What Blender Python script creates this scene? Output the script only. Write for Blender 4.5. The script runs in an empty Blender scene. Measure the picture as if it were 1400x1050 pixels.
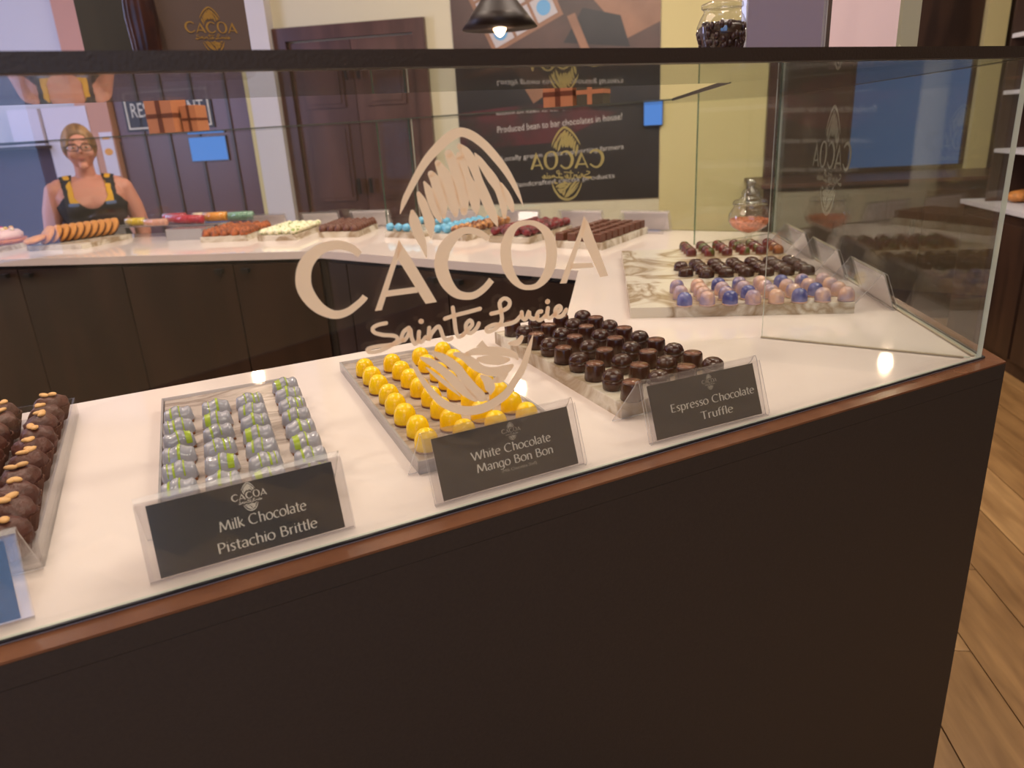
import bpy, bmesh, math, random
from mathutils import Vector, Matrix
R_ = math.radians
C = bpy.context.scene.collection
scn = bpy.context.scene
# ------------------------------------------------------------ camera
cam_d = bpy.data.cameras.new('camera'); cam = bpy.data.objects.new('camera', cam_d); C.objects.link(cam)
cam_d.sensor_width = 36.0; cam_d.lens = 996.0 / 1400 * 36; cam_d.clip_start = 0.02
RT = Vector((0.998403698, -0.01863009, -0.05331929)); DN = Vector((0.0564803225, 0.32932447, 0.94252606)) * -1
# image axes -> world : right, down, forward
_up = Vector((-0.05331929, -0.94252606, -0.329851))          # world up in image axes
_fw = Vector((-0.01863009, -0.32932447, 0.94403301))
_rt = Vector((0.998403698, -0.0564803225, 0.0))
def img2w(v): return Vector((v.dot(_rt), v.dot(_fw), v.dot(_up)))
cx, cy, cz = img2w(Vector((1, 0, 0))), img2w(Vector((0, -1, 0))), img2w(Vector((0, 0, -1)))
m = Matrix((cx, cy, cz)).transposed().to_4x4(); m.translation = (0, 0, 1.42)
cam.matrix_world = m
cam_d.dof.use_dof = True; cam_d.dof.focus_distance = 1.15; cam_d.dof.aperture_fstop = 5.5
scn.camera = cam
# ------------------------------------------------------------ world, lights, exposure
w = bpy.data.worlds.new('world'); scn.world = w; w.use_nodes = True
w.node_tree.nodes['Background'].inputs[0].default_value = (0.5, 0.48, 0.52, 1)
w.node_tree.nodes['Background'].inputs[1].default_value = 0.15
scn.view_settings.view_transform = 'Standard'; scn.view_settings.look = 'None'
scn.view_settings.gamma = 1.0; scn.view_settings.use_curve_mapping = False
scn.view_settings.exposure = 0.0
scn.cycles.transparent_max_bounces = 40
scn.cycles.max_bounces = 12; scn.cycles.diffuse_bounces = 4; scn.cycles.glossy_bounces = 6; scn.cycles.transmission_bounces = 8
scn.cycles.sample_clamp_indirect = 4.0
scn.cycles.caustics_reflective = False; scn.cycles.caustics_refractive = False
def area(name, loc, size, power, col, target=None, sy=None):
    l = bpy.data.lights.new(name, 'AREA'); l.energy = power; l.color = col; l.size = size
    if sy: l.shape = 'RECTANGLE'; l.size_y = sy
    o = bpy.data.objects.new(name, l); C.objects.link(o); o.location = loc
    if target:
        d = Vector(target) - Vector(loc); o.rotation_euler = d.to_track_quat('-Z', 'Y').to_euler()
    return o
WARM = (1.0, 0.74, 0.52)
# added overhead fill lights without fixtures; the strongest washes the back wall
area('overhead_fill_light', (-1.4, 1.5, 3.05), 1.6, 24, (1.0, 0.78, 0.66), None, 1.6)
area('overhead_fill_light', (1.3, 1.8, 3.05), 1.4, 22, (1.0, 0.92, 0.78), None, 1.4)
area('overhead_fill_light', (0.4, 3.6, 3.05), 3.4, 105, (1.0, 0.88, 0.76), (0.2, 6.0, 1.2), .8)
area('overhead_fill_light', (0.3, -1.4, 3.05), 2.2, 34, (1.0, 0.86, 0.74), None, 1.2)
area('window_daylight', (-5.3, 3.6, 2.0), 2.0, 120, (0.5, 0.58, 1.0), (-3.2, 6.4, 1.9), 1.8)
# ------------------------------------------------------------ materials
MATS = {}
def nt(name):
    mt = bpy.data.materials.new(name); mt.use_nodes = True; n = mt.node_tree
    for x in list(n.nodes): n.nodes.remove(x)
    o = n.nodes.new('ShaderNodeOutputMaterial'); MATS[name] = mt
    return mt, n, o
def principled(name, col, rough=0.5, metal=0.0, spec=0.5, noise=0.0, nscale=40.0, bump=0.0, bscale=60.0, coat=0.0, sss=0.0):
    mt, n, o = nt(name); p = n.nodes.new('ShaderNodeBsdfPrincipled'); n.links.new(p.outputs[0], o.inputs[0])
    p.inputs['Base Color'].default_value = (*col, 1); p.inputs['Roughness'].default_value = rough
    p.inputs['Metallic'].default_value = metal; p.inputs['Specular IOR Level'].default_value = spec
    p.inputs['Coat Weight'].default_value = coat
    if sss: p.inputs['Subsurface Weight'].default_value = sss; p.inputs['Subsurface Scale'].default_value = 0.01
    if noise or bump:
        tc = n.nodes.new('ShaderNodeTexCoord')
    if noise:
        t = n.nodes.new('ShaderNodeTexNoise'); t.inputs['Scale'].default_value = nscale; t.inputs['Detail'].default_value = 4
        n.links.new(tc.outputs['Object'], t.inputs['Vector'])
        r = n.nodes.new('ShaderNodeValToRGB'); n.links.new(t.outputs[0], r.inputs[0])
        r.color_ramp.elements[0].position = 0.3; r.color_ramp.elements[1].position = 0.7
        r.color_ramp.elements[0].color = (*[c * (1 - noise) for c in col], 1)
        r.color_ramp.elements[1].color = (*[min(1, c * (1 + noise)) for c in col], 1)
        n.links.new(r.outputs[0], p.inputs['Base Color'])
    if bump:
        t2 = n.nodes.new('ShaderNodeTexNoise'); t2.inputs['Scale'].default_value = bscale; t2.inputs['Detail'].default_value = 3
        n.links.new(tc.outputs['Object'], t2.inputs['Vector'])
        b = n.nodes.new('ShaderNodeBump'); b.inputs['Strength'].default_value = bump; b.inputs['Distance'].default_value = 0.002
        n.links.new(t2.outputs[0], b.inputs['Height']); n.links.new(b.outputs[0], p.inputs['Normal'])
    return mt
def srgb(r, g, b):
    f = lambda c: (c / 255 / 12.92) if c / 255 <= 0.04045 else ((c / 255 + 0.055) / 1.055) ** 2.4
    return (f(r), f(g), f(b))
def two_tone(name, ca, cb, scale, rough=0.35, lo=0.42, hi=0.58, veins=False, stretch=(1, 1, 1), bump=0.0, cc=None, coat=0.0):
    mt, n, o = nt(name); p = n.nodes.new('ShaderNodeBsdfPrincipled'); n.links.new(p.outputs[0], o.inputs[0])
    p.inputs['Roughness'].default_value = rough; p.inputs['Coat Weight'].default_value = coat
    tc = n.nodes.new('ShaderNodeTexCoord'); mp = n.nodes.new('ShaderNodeMapping'); mp.inputs['Scale'].default_value = stretch
    oi = n.nodes.new('ShaderNodeObjectInfo'); ad = n.nodes.new('ShaderNodeVectorMath'); ad.operation = 'MULTIPLY_ADD'
    cm = n.nodes.new('ShaderNodeCombineXYZ')
    for i in range(3): n.links.new(oi.outputs['Random'], cm.inputs[i])
    ad.inputs[1].default_value = (7.3, 3.1, 5.7); n.links.new(cm.outputs[0], ad.inputs[0]); n.links.new(tc.outputs['Object'], ad.inputs[2])
    n.links.new(ad.outputs[0], mp.inputs['Vector'])
    t = n.nodes.new('ShaderNodeTexNoise'); t.inputs['Scale'].default_value = scale; t.inputs['Detail'].default_value = 6
    t.inputs['Distortion'].default_value = 1.2 if veins else 0.2
    n.links.new(mp.outputs[0], t.inputs['Vector'])
    r = n.nodes.new('ShaderNodeValToRGB')
    e = r.color_ramp.elements
    if veins:
        e[0].position = lo; e[0].color = (*ca, 1); e[1].position = hi; e[1].color = (*ca, 1)
        k = e.new((lo + hi) / 2); k.color = (*cb, 1)
        k2 = e.new(min(0.99, hi + 0.12)); k2.color = (*(cc or ca), 1)
    else:
        e[0].position = lo; e[0].color = (*ca, 1); e[1].position = hi; e[1].color = (*cb, 1)
    n.links.new(t.outputs[0], r.inputs[0]); n.links.new(r.outputs[0], p.inputs['Base Color'])
    if bump:
        b = n.nodes.new('ShaderNodeBump'); b.inputs['Strength'].default_value = bump; b.inputs['Distance'].default_value = 0.002
        n.links.new(t.outputs[0], b.inputs['Height']); n.links.new(b.outputs[0], p.inputs['Normal'])
    return mt
def glass(name, tint=(0.985, 0.995, 0.985), f0=0.04, rough=0.0, haze=0.0, hcol=(0.8, 0.8, 0.8)):
    """thin sheet: clear transmission plus Fresnel (Schlick) reflection on each face"""
    mt, n, o = nt(name)
    g = n.nodes.new('ShaderNodeNewGeometry'); d = n.nodes.new('ShaderNodeVectorMath'); d.operation = 'DOT_PRODUCT'
    n.links.new(g.outputs['Incoming'], d.inputs[0]); n.links.new(g.outputs['Normal'], d.inputs[1])
    def mth(op, a, b=None):
        x = n.nodes.new('ShaderNodeMath'); x.operation = op
        for i, v in enumerate((a, b)):
            if v is None: continue
            if isinstance(v, (int, float)): x.inputs[i].default_value = v
            else: n.links.new(v, x.inputs[i])
        return x.outputs[0]
    c = mth('ABSOLUTE', d.outputs['Value']); q = mth('SUBTRACT', 1.0, c); q5 = mth('POWER', q, 5.0)
    F = mth('ADD', mth('MULTIPLY', q5, 1 - f0), f0)
    tr = n.nodes.new('ShaderNodeBsdfTransparent'); tr.inputs[0].default_value = (*tint, 1)
    gl = n.nodes.new('ShaderNodeBsdfGlossy'); gl.inputs['Roughness'].default_value = rough
    base = tr.outputs[0]
    if haze:
        df = n.nodes.new('ShaderNodeBsdfDiffuse'); df.inputs[0].default_value = (*hcol, 1)
        mh = n.nodes.new('ShaderNodeMixShader'); mh.inputs[0].default_value = haze
        n.links.new(tr.outputs[0], mh.inputs[1]); n.links.new(df.outputs[0], mh.inputs[2]); base = mh.outputs[0]
    mx = n.nodes.new('ShaderNodeMixShader'); n.links.new(F, mx.inputs[0]); n.links.new(base, mx.inputs[1]); n.links.new(gl.outputs[0], mx.inputs[2])
    n.links.new(mx.outputs[0], o.inputs[0])
    return mt
def vinyl(name, col, tl=.5):
    mt, n, o = nt(name); d = n.nodes.new('ShaderNodeBsdfDiffuse'); d.inputs[0].default_value = (*col, 1)
    t = n.nodes.new('ShaderNodeBsdfTranslucent'); t.inputs[0].default_value = (*col, 1)
    mx = n.nodes.new('ShaderNodeMixShader'); mx.inputs[0].default_value = tl
    n.links.new(d.outputs[0], mx.inputs[1]); n.links.new(t.outputs[0], mx.inputs[2]); n.links.new(mx.outputs[0], o.inputs[0]); return mt
def emit(name, col, s):
    mt, n, o = nt(name); e = n.nodes.new('ShaderNodeEmission'); e.inputs[0].default_value = (*col, 1); e.inputs[1].default_value = s
    n.links.new(e.outputs[0], o.inputs[0]); return mt
M = {}
M['quartz'] = principled('white_quartz', srgb(226, 212, 206), 0.055, noise=0.03, nscale=6, spec=0.5)
M['darkpanel'] = principled('dark_brown_laminate', srgb(46, 37, 32), 0.6, noise=0.12, nscale=220, bump=0.15, bscale=500)
M['trimwood'] = two_tone('varnished_edge_wood', srgb(100, 64, 45), srgb(116, 76, 53), 22, 0.22, 0.3, 0.7, stretch=(1, 1, 1))
M['cabdoor'] = two_tone('very_dark_cabinet_door', srgb(40, 26, 21), srgb(52, 35, 28), 8, 0.35, stretch=(1, 1, 0.15))
M['darkwood'] = two_tone('dark_stained_wood', srgb(48, 32, 25), srgb(66, 45, 34), 8, 0.4, stretch=(1, 1, 0.15))
M['doorwood'] = two_tone('door_wood', srgb(74, 48, 42), srgb(92, 62, 54), 6, 0.35, stretch=(1, 1, 0.1))
M['rail'] = principled('black_brown_rail', srgb(44, 32, 26), 0.45, bump=0.2, bscale=300)
M['black'] = principled('black_plastic', (0.01, 0.01, 0.012), 0.35)
M['silicone'] = principled('clear_silicone', srgb(150, 145, 130), 0.3)
M['bead'] = principled('tan_silicone_bead', srgb(168, 154, 132), 0.4)
M['glass'] = glass('case_glass')
M['glass_edge'] = glass('green_glass_edge', (0.3, 0.44, 0.34), 0.06, 0.1, 0.45, (0.07, 0.14, 0.09))
M['lid_edge'] = glass('grey_glass_edge', (0.62, 0.66, 0.62), 0.05, 0.1, 0.25, (0.16, 0.17, 0.15))
M['edge_light'] = glass('pale_glass_edge', (0.8, 0.85, 0.78), 0.10, 0.1, 0.6, (0.88, 0.92, 0.82))
M['acrylic'] = glass('clear_acrylic', (0.97, 0.965, 0.97), 0.05, 0.02, 0.02)
M['acrylic_edge'] = glass('acrylic_edge', (0.75, 0.74, 0.76), 0.12, 0.08, 0.35, (0.85, 0.82, 0.82))
M['decal'] = vinyl('cream_vinyl', srgb(250, 228, 200), .5)
M['gold_vinyl'] = vinyl('pale_gold_vinyl', srgb(206, 190, 130), .5)
M['card_black'] = principled('black_card', srgb(38, 36, 44), 0.16, noise=0.15, nscale=60)
M['card_glare'] = principled('glare_grey_card', srgb(92, 82, 75), 0.3, noise=0.08, nscale=60)  # black card lightened to grey-brown, glare painted into the colour
M['card_white'] = principled('white_card', srgb(250, 242, 238), 0.6)
M['ink'] = principled('cream_ink', srgb(240, 230, 210), 0.6)
M['ink_dim'] = principled('dim_cream_ink', srgb(190, 178, 158), 0.6)
M['gold'] = principled('gold_foil', srgb(176, 132, 62), 0.35, metal=0.4)
M['marble_grey'] = two_tone('grey_marble', srgb(182, 168, 160), srgb(142, 126, 116), 6, 0.25, 0.42, 0.6, True, (1, 2.2, 1), 0, srgb(164, 150, 142))
M['marble_cream'] = two_tone('cream_marble', srgb(212, 203, 188), srgb(150, 128, 100), 5, 0.22, 0.42, 0.60, True, (1, 1.0, 1.0), 0, srgb(186, 168, 140))
M['yellow'] = principled('yellow_shell', srgb(250, 202, 10), 0.2)
M['choc_base'] = principled('chocolate_base', srgb(120, 70, 36), 0.4)
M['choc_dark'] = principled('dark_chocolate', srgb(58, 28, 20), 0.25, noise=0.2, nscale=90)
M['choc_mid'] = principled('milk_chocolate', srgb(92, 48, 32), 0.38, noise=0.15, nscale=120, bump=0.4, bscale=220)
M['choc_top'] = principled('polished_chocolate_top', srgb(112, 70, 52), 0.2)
M['truffle'] = principled('rough_truffle', srgb(84, 44, 34), 0.45, noise=0.25, nscale=70, bump=1.0, bscale=160)
M['cup'] = principled('brown_paper_cup', srgb(92, 52, 34), 0.6)
M['nut'] = principled('peanut', srgb(214, 164, 104), 0.5, noise=0.1, nscale=200)
M['grey_shell'] = principled('grey_shell', srgb(158, 156, 166), 0.14, noise=0.05, nscale=60, coat=0.4)
M['green_drizzle'] = principled('pistachio_green', srgb(150, 170, 40), 0.3)
M['maroon'] = principled('maroon_shell', srgb(92, 34, 34), 0.15, noise=0.3, nscale=60, coat=0.4)
M['darkmaroon'] = principled('dark_maroon_shell', srgb(62, 26, 26), 0.14, noise=0.35, nscale=50, coat=0.5)
M['redgreen'] = two_tone('red_and_green_shell', srgb(110, 30, 30), srgb(74, 78, 30), 26, 0.15, 0.45, 0.55, coat=0.4)
M['amber'] = two_tone('amber_shell', srgb(160, 92, 40), srgb(96, 42, 26), 40, 0.15, 0.4, 0.6, coat=0.4)
M['bluepeach'] = two_tone('blue_and_peach_shell', srgb(92, 94, 148), srgb(204, 166, 148), 24, 0.14, 0.40, 0.62, coat=0.5)
M['blue_shell'] = two_tone('blue_shell', srgb(66, 70, 128), srgb(118, 116, 166), 24, 0.14, 0.4, 0.6, coat=0.5)
M['peach_shell'] = two_tone('peach_shell', srgb(206, 164, 142), srgb(150, 136, 162), 22, 0.14, 0.42, 0.66, coat=0.5)
M['skyblue'] = principled('sky_blue_shell', srgb(104, 172, 206), 0.25, noise=0.12, nscale=80)
M['bronze'] = two_tone('bronze_truffle', srgb(104, 54, 30), srgb(196, 140, 84), 60, 0.3, 0.45, 0.6)
M['redtruffle'] = two_tone('red_truffle', srgb(120, 22, 34), srgb(70, 16, 22), 60, 0.3, 0.45, 0.6)
M['orange_dust'] = two_tone('cocoa_dusted_orange', srgb(176, 92, 44), srgb(116, 58, 32), 60, 0.6, 0.4, 0.6)
M['white_green'] = two_tone('white_and_green_shell', srgb(236, 228, 196), srgb(120, 150, 60), 60, 0.3, 0.56, 0.62)
M['cookie'] = principled('golden_cookie', srgb(206, 140, 72), 0.6, noise=0.15, nscale=60)
M['orange_plate'] = principled('orange_tart_crust', srgb(206, 124, 66), 0.5, noise=0.2, nscale=60)
M['cream'] = principled('pink_cream', srgb(232, 196, 190), 0.4, bump=0.6, bscale=80)
M['mac_red'] = principled('raspberry_macaron', srgb(206, 30, 60), 0.4)
M['mac_yellow'] = principled('lemon_macaron', srgb(226, 192, 30), 0.4)
M['mac_orange'] = principled('orange_macaron', srgb(240, 160, 46), 0.4)
M['mac_peach'] = principled('peach_macaron', srgb(236, 176, 150), 0.4)
M['mac_green'] = principled('green_macaron', srgb(124, 168, 140), 0.4)
M['mac_cream'] = principled('cream_macaron', srgb(238, 214, 180), 0.4)
M['crystal'] = principled('orange_pink_crystals', srgb(226, 138, 102), 0.25, noise=0.35, nscale=120, bump=1.0, bscale=160)
M['jar_glass'] = glass('jar_glass', (0.95, 0.95, 0.93), 0.13)
M['beans'] = principled('cacao_beans', srgb(52, 28, 24), 0.3, noise=0.3, nscale=90)
M['paper_bag'] = principled('brown_paper_bag', srgb(96, 74, 62), 0.6)
M['olive_bag'] = principled('dark_olive_bag', srgb(62, 54, 40), 0.6)
M['pod'] = two_tone('dark_cacao_pod', srgb(44, 26, 26), srgb(96, 50, 34), 12, 0.3, 0.45, 0.65)
M['white_bag'] = principled('white_paper_bag', srgb(232, 206, 206), 0.6)
M['bag_side'] = principled('pale_green_bag_side', srgb(176, 170, 146), 0.6)
M['lavender'] = principled('lavender_paper', srgb(176, 160, 182), 0.6)
M['box_tan'] = principled('tan_gift_box', srgb(172, 108, 74), 0.5)
M['ribbon'] = principled('brown_ribbon', srgb(96, 46, 30), 0.4)
M['wall_cream'] = principled('cream_wall_paint', srgb(216, 206, 176), 0.85, bump=0.05)
M['wall_pale'] = principled('pale_wall_paint', srgb(214, 208, 206), 0.85, bump=0.05)
M['wall_yellow'] = principled('yellow_wall_paint', srgb(214, 200, 146), 0.85, bump=0.05)
M['wall_brown'] = principled('red_brown_wainscot', srgb(98, 66, 66), 0.4)
M['wall_dark'] = principled('dark_plum_wainscot', srgb(84, 64, 78), 0.5)
M['tanpost'] = principled('tan_painted_post', srgb(206, 152, 128), 0.7)
M['ceiling'] = principled('white_ceiling', srgb(226, 220, 208), 0.9)
M['plank'] = two_tone('oak_look_plank', srgb(136, 102, 64), srgb(176, 138, 92), 5, 0.35, 0.3, 0.7, stretch=(5, 0.7, 1))
M['plank2'] = two_tone('darker_oak_plank', srgb(118, 86, 52), srgb(156, 119, 76), 5, 0.35, 0.3, 0.7, stretch=(5, 0.7, 1))
M['grout'] = principled('dark_joint', srgb(70, 52, 36), 0.8)
M['skin'] = principled('skin', srgb(206, 140, 122), 0.5, sss=0.1)
M['hair'] = two_tone('light_brown_hair', srgb(112, 80, 54), srgb(158, 120, 80), 10, 0.5, stretch=(3, 1, 0.6))
M['tank_black'] = principled('black_top_fabric', srgb(26, 26, 34), 0.8)
M['tank_yellow'] = principled('yellow_top_fabric', srgb(216, 160, 40), 0.8)
M['tank_blue'] = principled('blue_top_fabric', srgb(90, 110, 150), 0.8)
M['trousers'] = principled('dark_trousers', srgb(30, 30, 40), 0.8)
M['frame_black'] = principled('black_frame', (0.015, 0.012, 0.015), 0.3)
M['lips'] = principled('lips', srgb(168, 96, 88), 0.5)
M['eye'] = principled('eye_white', srgb(226, 216, 210), 0.2)
M['iris'] = principled('iris', srgb(60, 50, 46), 0.2)
M['sign_black'] = principled('black_sign_board', srgb(28, 26, 30), 0.5)
M['sign_cream'] = principled('cream_sign_paint', srgb(216, 208, 186), 0.6)
M['print_brown'] = principled('poster_brown', srgb(78, 54, 46), 0.4, noise=0.3, nscale=3)
M['print_tan'] = principled('poster_tan', srgb(146, 104, 78), 0.4, noise=0.2, nscale=4)
M['print_black'] = principled('poster_black', srgb(34, 28, 28), 0.4, noise=0.3, nscale=5)
M['print_red'] = two_tone('poster_red', srgb(86, 34, 40), srgb(44, 34, 32), 5, 0.4, 0.4, 0.62)
M['print_text'] = principled('poster_white_text', srgb(206, 198, 190), 0.5)
M['print_cell'] = principled('poster_pale_cell', srgb(184, 178, 180), 0.4)
M['print_blue'] = principled('poster_blue', srgb(96, 160, 206), 0.4)
M['print_yellow'] = principled('poster_yellow', srgb(222, 186, 60), 0.4)
M['print_pink'] = principled('poster_pink', srgb(176, 70, 84), 0.4)
M['white_paper'] = principled('white_paper', srgb(226, 216, 222), 0.7)
M['glint'] = emit('blue_reflection_glow', srgb(96, 150, 236), 0.9)  # blue of the glass reflections, given as emission
M['blue_pane'] = emit('even_blue_pane', srgb(80, 108, 152), 0.62)
M['shopfront'] = emit('shopfront_daylight_pane', (0.30, 0.52, 1.0), 2.2)
M['lamp_shade'] = principled('bronze_lamp_shade', srgb(34, 22, 18), 0.4, metal=0.3)
M['shade_inside'] = principled('copper_shade_lining', srgb(170, 100, 64), 0.4)
M['bulb'] = emit('lamp_bulb', (1.0, 0.60, 0.30), 10)
M['downlight'] = emit('downlight_disc', (1.0, 0.85, 0.68), 12)
M['white_shelf'] = principled('white_shelf', srgb(206, 206, 214), 0.5)
M['pastry'] = principled('baked_pastry', srgb(196, 130, 66), 0.5, noise=0.3, nscale=40, bump=0.8, bscale=60)
# ------------------------------------------------------------ mesh helpers
class MB:
    def __init__(s): s.v = []; s.f = []; s.m = []; s.sm = []
    def add(s, vs, fs, mi=0, smooth=False):
        b = len(s.v); s.v += [tuple(v) for v in vs]
        for f in fs: s.f.append(tuple(b + i for i in f)); s.m.append(mi); s.sm.append(smooth)
        return s
    def box(s, x0, x1, y0, y1, z0, z1, mi=0, T=None):
        vs = [Vector((x, y, z)) for z in (z0, z1) for y in (y0, y1) for x in (x0, x1)]
        if T: vs = [T(v) for v in vs]
        return s.add(vs, [(0, 2, 3, 1), (4, 5, 7, 6), (0, 1, 5, 4), (2, 6, 7, 3), (0, 4, 6, 2), (1, 3, 7, 5)], mi)
    def prism(s, pts, z0, z1, mi=0, side=None, bev=0.0):
        n = len(pts)
        if bev:
            # small top chamfer
            c = [sum(p[0] for p in pts) / n, sum(p[1] for p in pts) / n]
            ins = []
            for i, p in enumerate(pts):
                d = Vector((c[0] - p[0], c[1] - p[1])); d.normalize(); ins.append((p[0] + d.x * bev * 1.4, p[1] + d.y * bev * 1.4))
            vs = [(x, y, z0) for x, y in pts] + [(x, y, z1 - bev) for x, y in pts] + [(x, y, z1) for x, y in ins]
            fs = [tuple(range(n - 1, -1, -1)), tuple(range(2 * n, 3 * n))]
            for k in (0, 1):
                for i in range(n):
                    j = (i + 1) % n; fs.append((k * n + i, k * n + j, (k + 1) * n + j, (k + 1) * n + i))
            return s.add(vs, fs, mi)
        vs = [(x, y, z0) for x, y in pts] + [(x, y, z1) for x, y in pts]
        s.add(vs, [tuple(range(n - 1, -1, -1)), tuple(range(n, 2 * n))], mi)
        b = len(s.v) - 2 * n
        for i in range(n):
            j = (i + 1) % n; s.f.append((b + i, b + j, b + n + j, b + n + i)); s.m.append(mi if side is None else side); s.sm.append(False)
        return s
    def lathe(s, prof, seg=16, mi=0, c=(0, 0, 0), smooth=True, rfun=None, sc=(1, 1)):
        vs = []; n = len(prof)
        for k, (r, z) in enumerate(prof):
            for i in range(seg):
                a = 2 * math.pi * i / seg; rr = r * (rfun(a, k) if rfun else 1)
                vs.append((c[0] + rr * math.cos(a) * sc[0], c[1] + rr * math.sin(a) * sc[1], c[2] + z))
        fs = []
        for k in range(n - 1):
            for i in range(seg):
                j = (i + 1) % seg; fs.append((k * seg + i, k * seg + j, (k + 1) * seg + j, (k + 1) * seg + i))
        if prof[0][0] > 1e-5: fs.append(tuple(range(seg - 1, -1, -1)))
        if prof[-1][0] > 1e-5: fs.append(tuple((n - 1) * seg + i for i in range(seg)))
        return s.add(vs, fs, mi, smooth)
    def tube(s, pts, rad, seg=8, mi=0, smooth=True):
        pts = [Vector(p) for p in pts]; n = len(pts); vs = []
        for k, p in enumerate(pts):
            t = (pts[min(n - 1, k + 1)] - pts[max(0, k - 1)]).normalized()
            a = t.cross(Vector((0, 0, 1)) if abs(t.z) < 0.9 else Vector((1, 0, 0))).normalized(); b = t.cross(a)
            r = rad[k] if isinstance(rad, (list, tuple)) else rad
            for i in range(seg):
                q = 2 * math.pi * i / seg; vs.append(p + a * (r * math.cos(q)) + b * (r * math.sin(q)))
        fs = [(k * seg + i, k * seg + (i + 1) % seg, (k + 1) * seg + (i + 1) % seg, (k + 1) * seg + i) for k in range(n - 1) for i in range(seg)]
        fs += [tuple(range(seg - 1, -1, -1)), tuple((n - 1) * seg + i for i in range(seg))]
        return s.add(vs, fs, mi, smooth)
    def ell(s, c, r, seg=12, rings=8, mi=0, zmin=-1.0, fun=None):
        prof = []
        for k in range(rings + 1):
            a = -math.pi / 2 + math.pi * k / rings
            if math.sin(a) < zmin: continue
            prof.append((math.cos(a) if abs(math.cos(a)) > 1e-6 else 0.0, math.sin(a)))
        vs = []; n = len(prof)
        for (q, z) in prof:
            for i in range(seg):
                a = 2 * math.pi * i / seg; v = Vector((q * math.cos(a), q * math.sin(a), z))
                if fun: v = fun(v)
                vs.append((c[0] + v.x * r[0], c[1] + v.y * r[1], c[2] + v.z * r[2]))
        fs = [(k * seg + i, k * seg + (i + 1) % seg, (k + 1) * seg + (i + 1) % seg, (k + 1) * seg + i) for k in range(n - 1) for i in range(seg)]
        if prof[0][0] > 1e-5: fs.append(tuple(range(seg - 1, -1, -1)))
        return s.add(vs, fs, mi, True)
    def mesh(s, name, mats):
        me = bpy.data.meshes.new(name); me.from_pydata([tuple(v) for v in s.v], [], s.f)
        for mt in (mats if isinstance(mats, (list, tuple)) else [mats]): me.materials.append(mt)
        me.polygons.foreach_set('material_index', s.m); me.polygons.foreach_set('use_smooth', s.sm)
        me.validate(); me.update()
        bm = bmesh.new(); bm.from_mesh(me); bmesh.ops.remove_doubles(bm, verts=bm.verts, dist=1e-6)
        bmesh.ops.recalc_face_normals(bm, faces=bm.faces); bm.to_mesh(me); bm.free()
        return me
    def build(s, name, mats, parent=None, loc=None, rz=0.0):
        o = bpy.data.objects.new(name, s.mesh(name, mats)); C.objects.link(o)
        if parent: o.parent = parent
        if loc is not None: o.location = loc
        o.rotation_euler = (0, 0, rz)
        return o
def tag(o, label=None, cat=None, group=None, kind=None):
    if label: o['label'] = label
    if cat: o['category'] = cat
    if group: o['group'] = group
    if kind: o['kind'] = kind
    return o
def empty(name, label=None, cat=None, loc=(0, 0, 0), rz=0.0, group=None, kind=None):
    o = bpy.data.objects.new(name, None); C.objects.link(o); o.location = loc; o.rotation_euler = (0, 0, rz); o.empty_display_size = 0.05
    return tag(o, label, cat, group, kind)
def copy_tree(o, parent=None):
    c = o.copy(); C.objects.link(c)
    if parent: c.parent = parent
    for ch in list(o.children): copy_tree(ch, c)
    return c
def put(proto, used, loc, rz, label, group):
    """first placement uses the prototype itself, later ones copy it"""
    o = copy_tree(proto) if used[0] else proto
    used[0] = True; o.location = loc; o.rotation_euler = (0, 0, rz); o['label'] = label; o['group'] = group
    return o
ORD = ['first', 'second', 'third', 'fourth', 'fifth', 'sixth', 'seventh', 'eighth', 'ninth', 'tenth', 'eleventh', 'twelfth']
# ------------------------------------------------------------ plan of the counter (metres)
K = Vector((0.822, 1.196)); Rc = Vector((1.021, 2.757)); S = Vector((-0.41, 3.667))
def dirv(az): return Vector((math.sin(R_(az)), math.cos(R_(az))))
d_near = dirv(64); d_C = (Rc - K).normalized(); d_B = (S - Rc).normalized(); d_A = dirv(-79)
def left(d): return Vector((-d.y, d.x))
SEG = {'near': (K, d_near), 'C': (K, d_C), 'B': (Rc, d_B), 'A': (S, d_A)}
def F(seg, s, d=0.0):
    o, e = SEG[seg]; return o + e * s + left(e) * d
def rot(seg): e = SEG[seg][1]; return math.atan2(e.y, e.x)
L0 = F('near', -2.6); L9 = F('A', 2.6)
i1 = Vector((0.139, 1.677)); i2 = Vector((0.223, 2.219)); i3 = Vector((-0.732, 2.949))
i0 = i1 - d_near * 2.2; i4 = i3 + d_A * 2.2
ZT = 1.0
LK = 1.0
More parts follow.
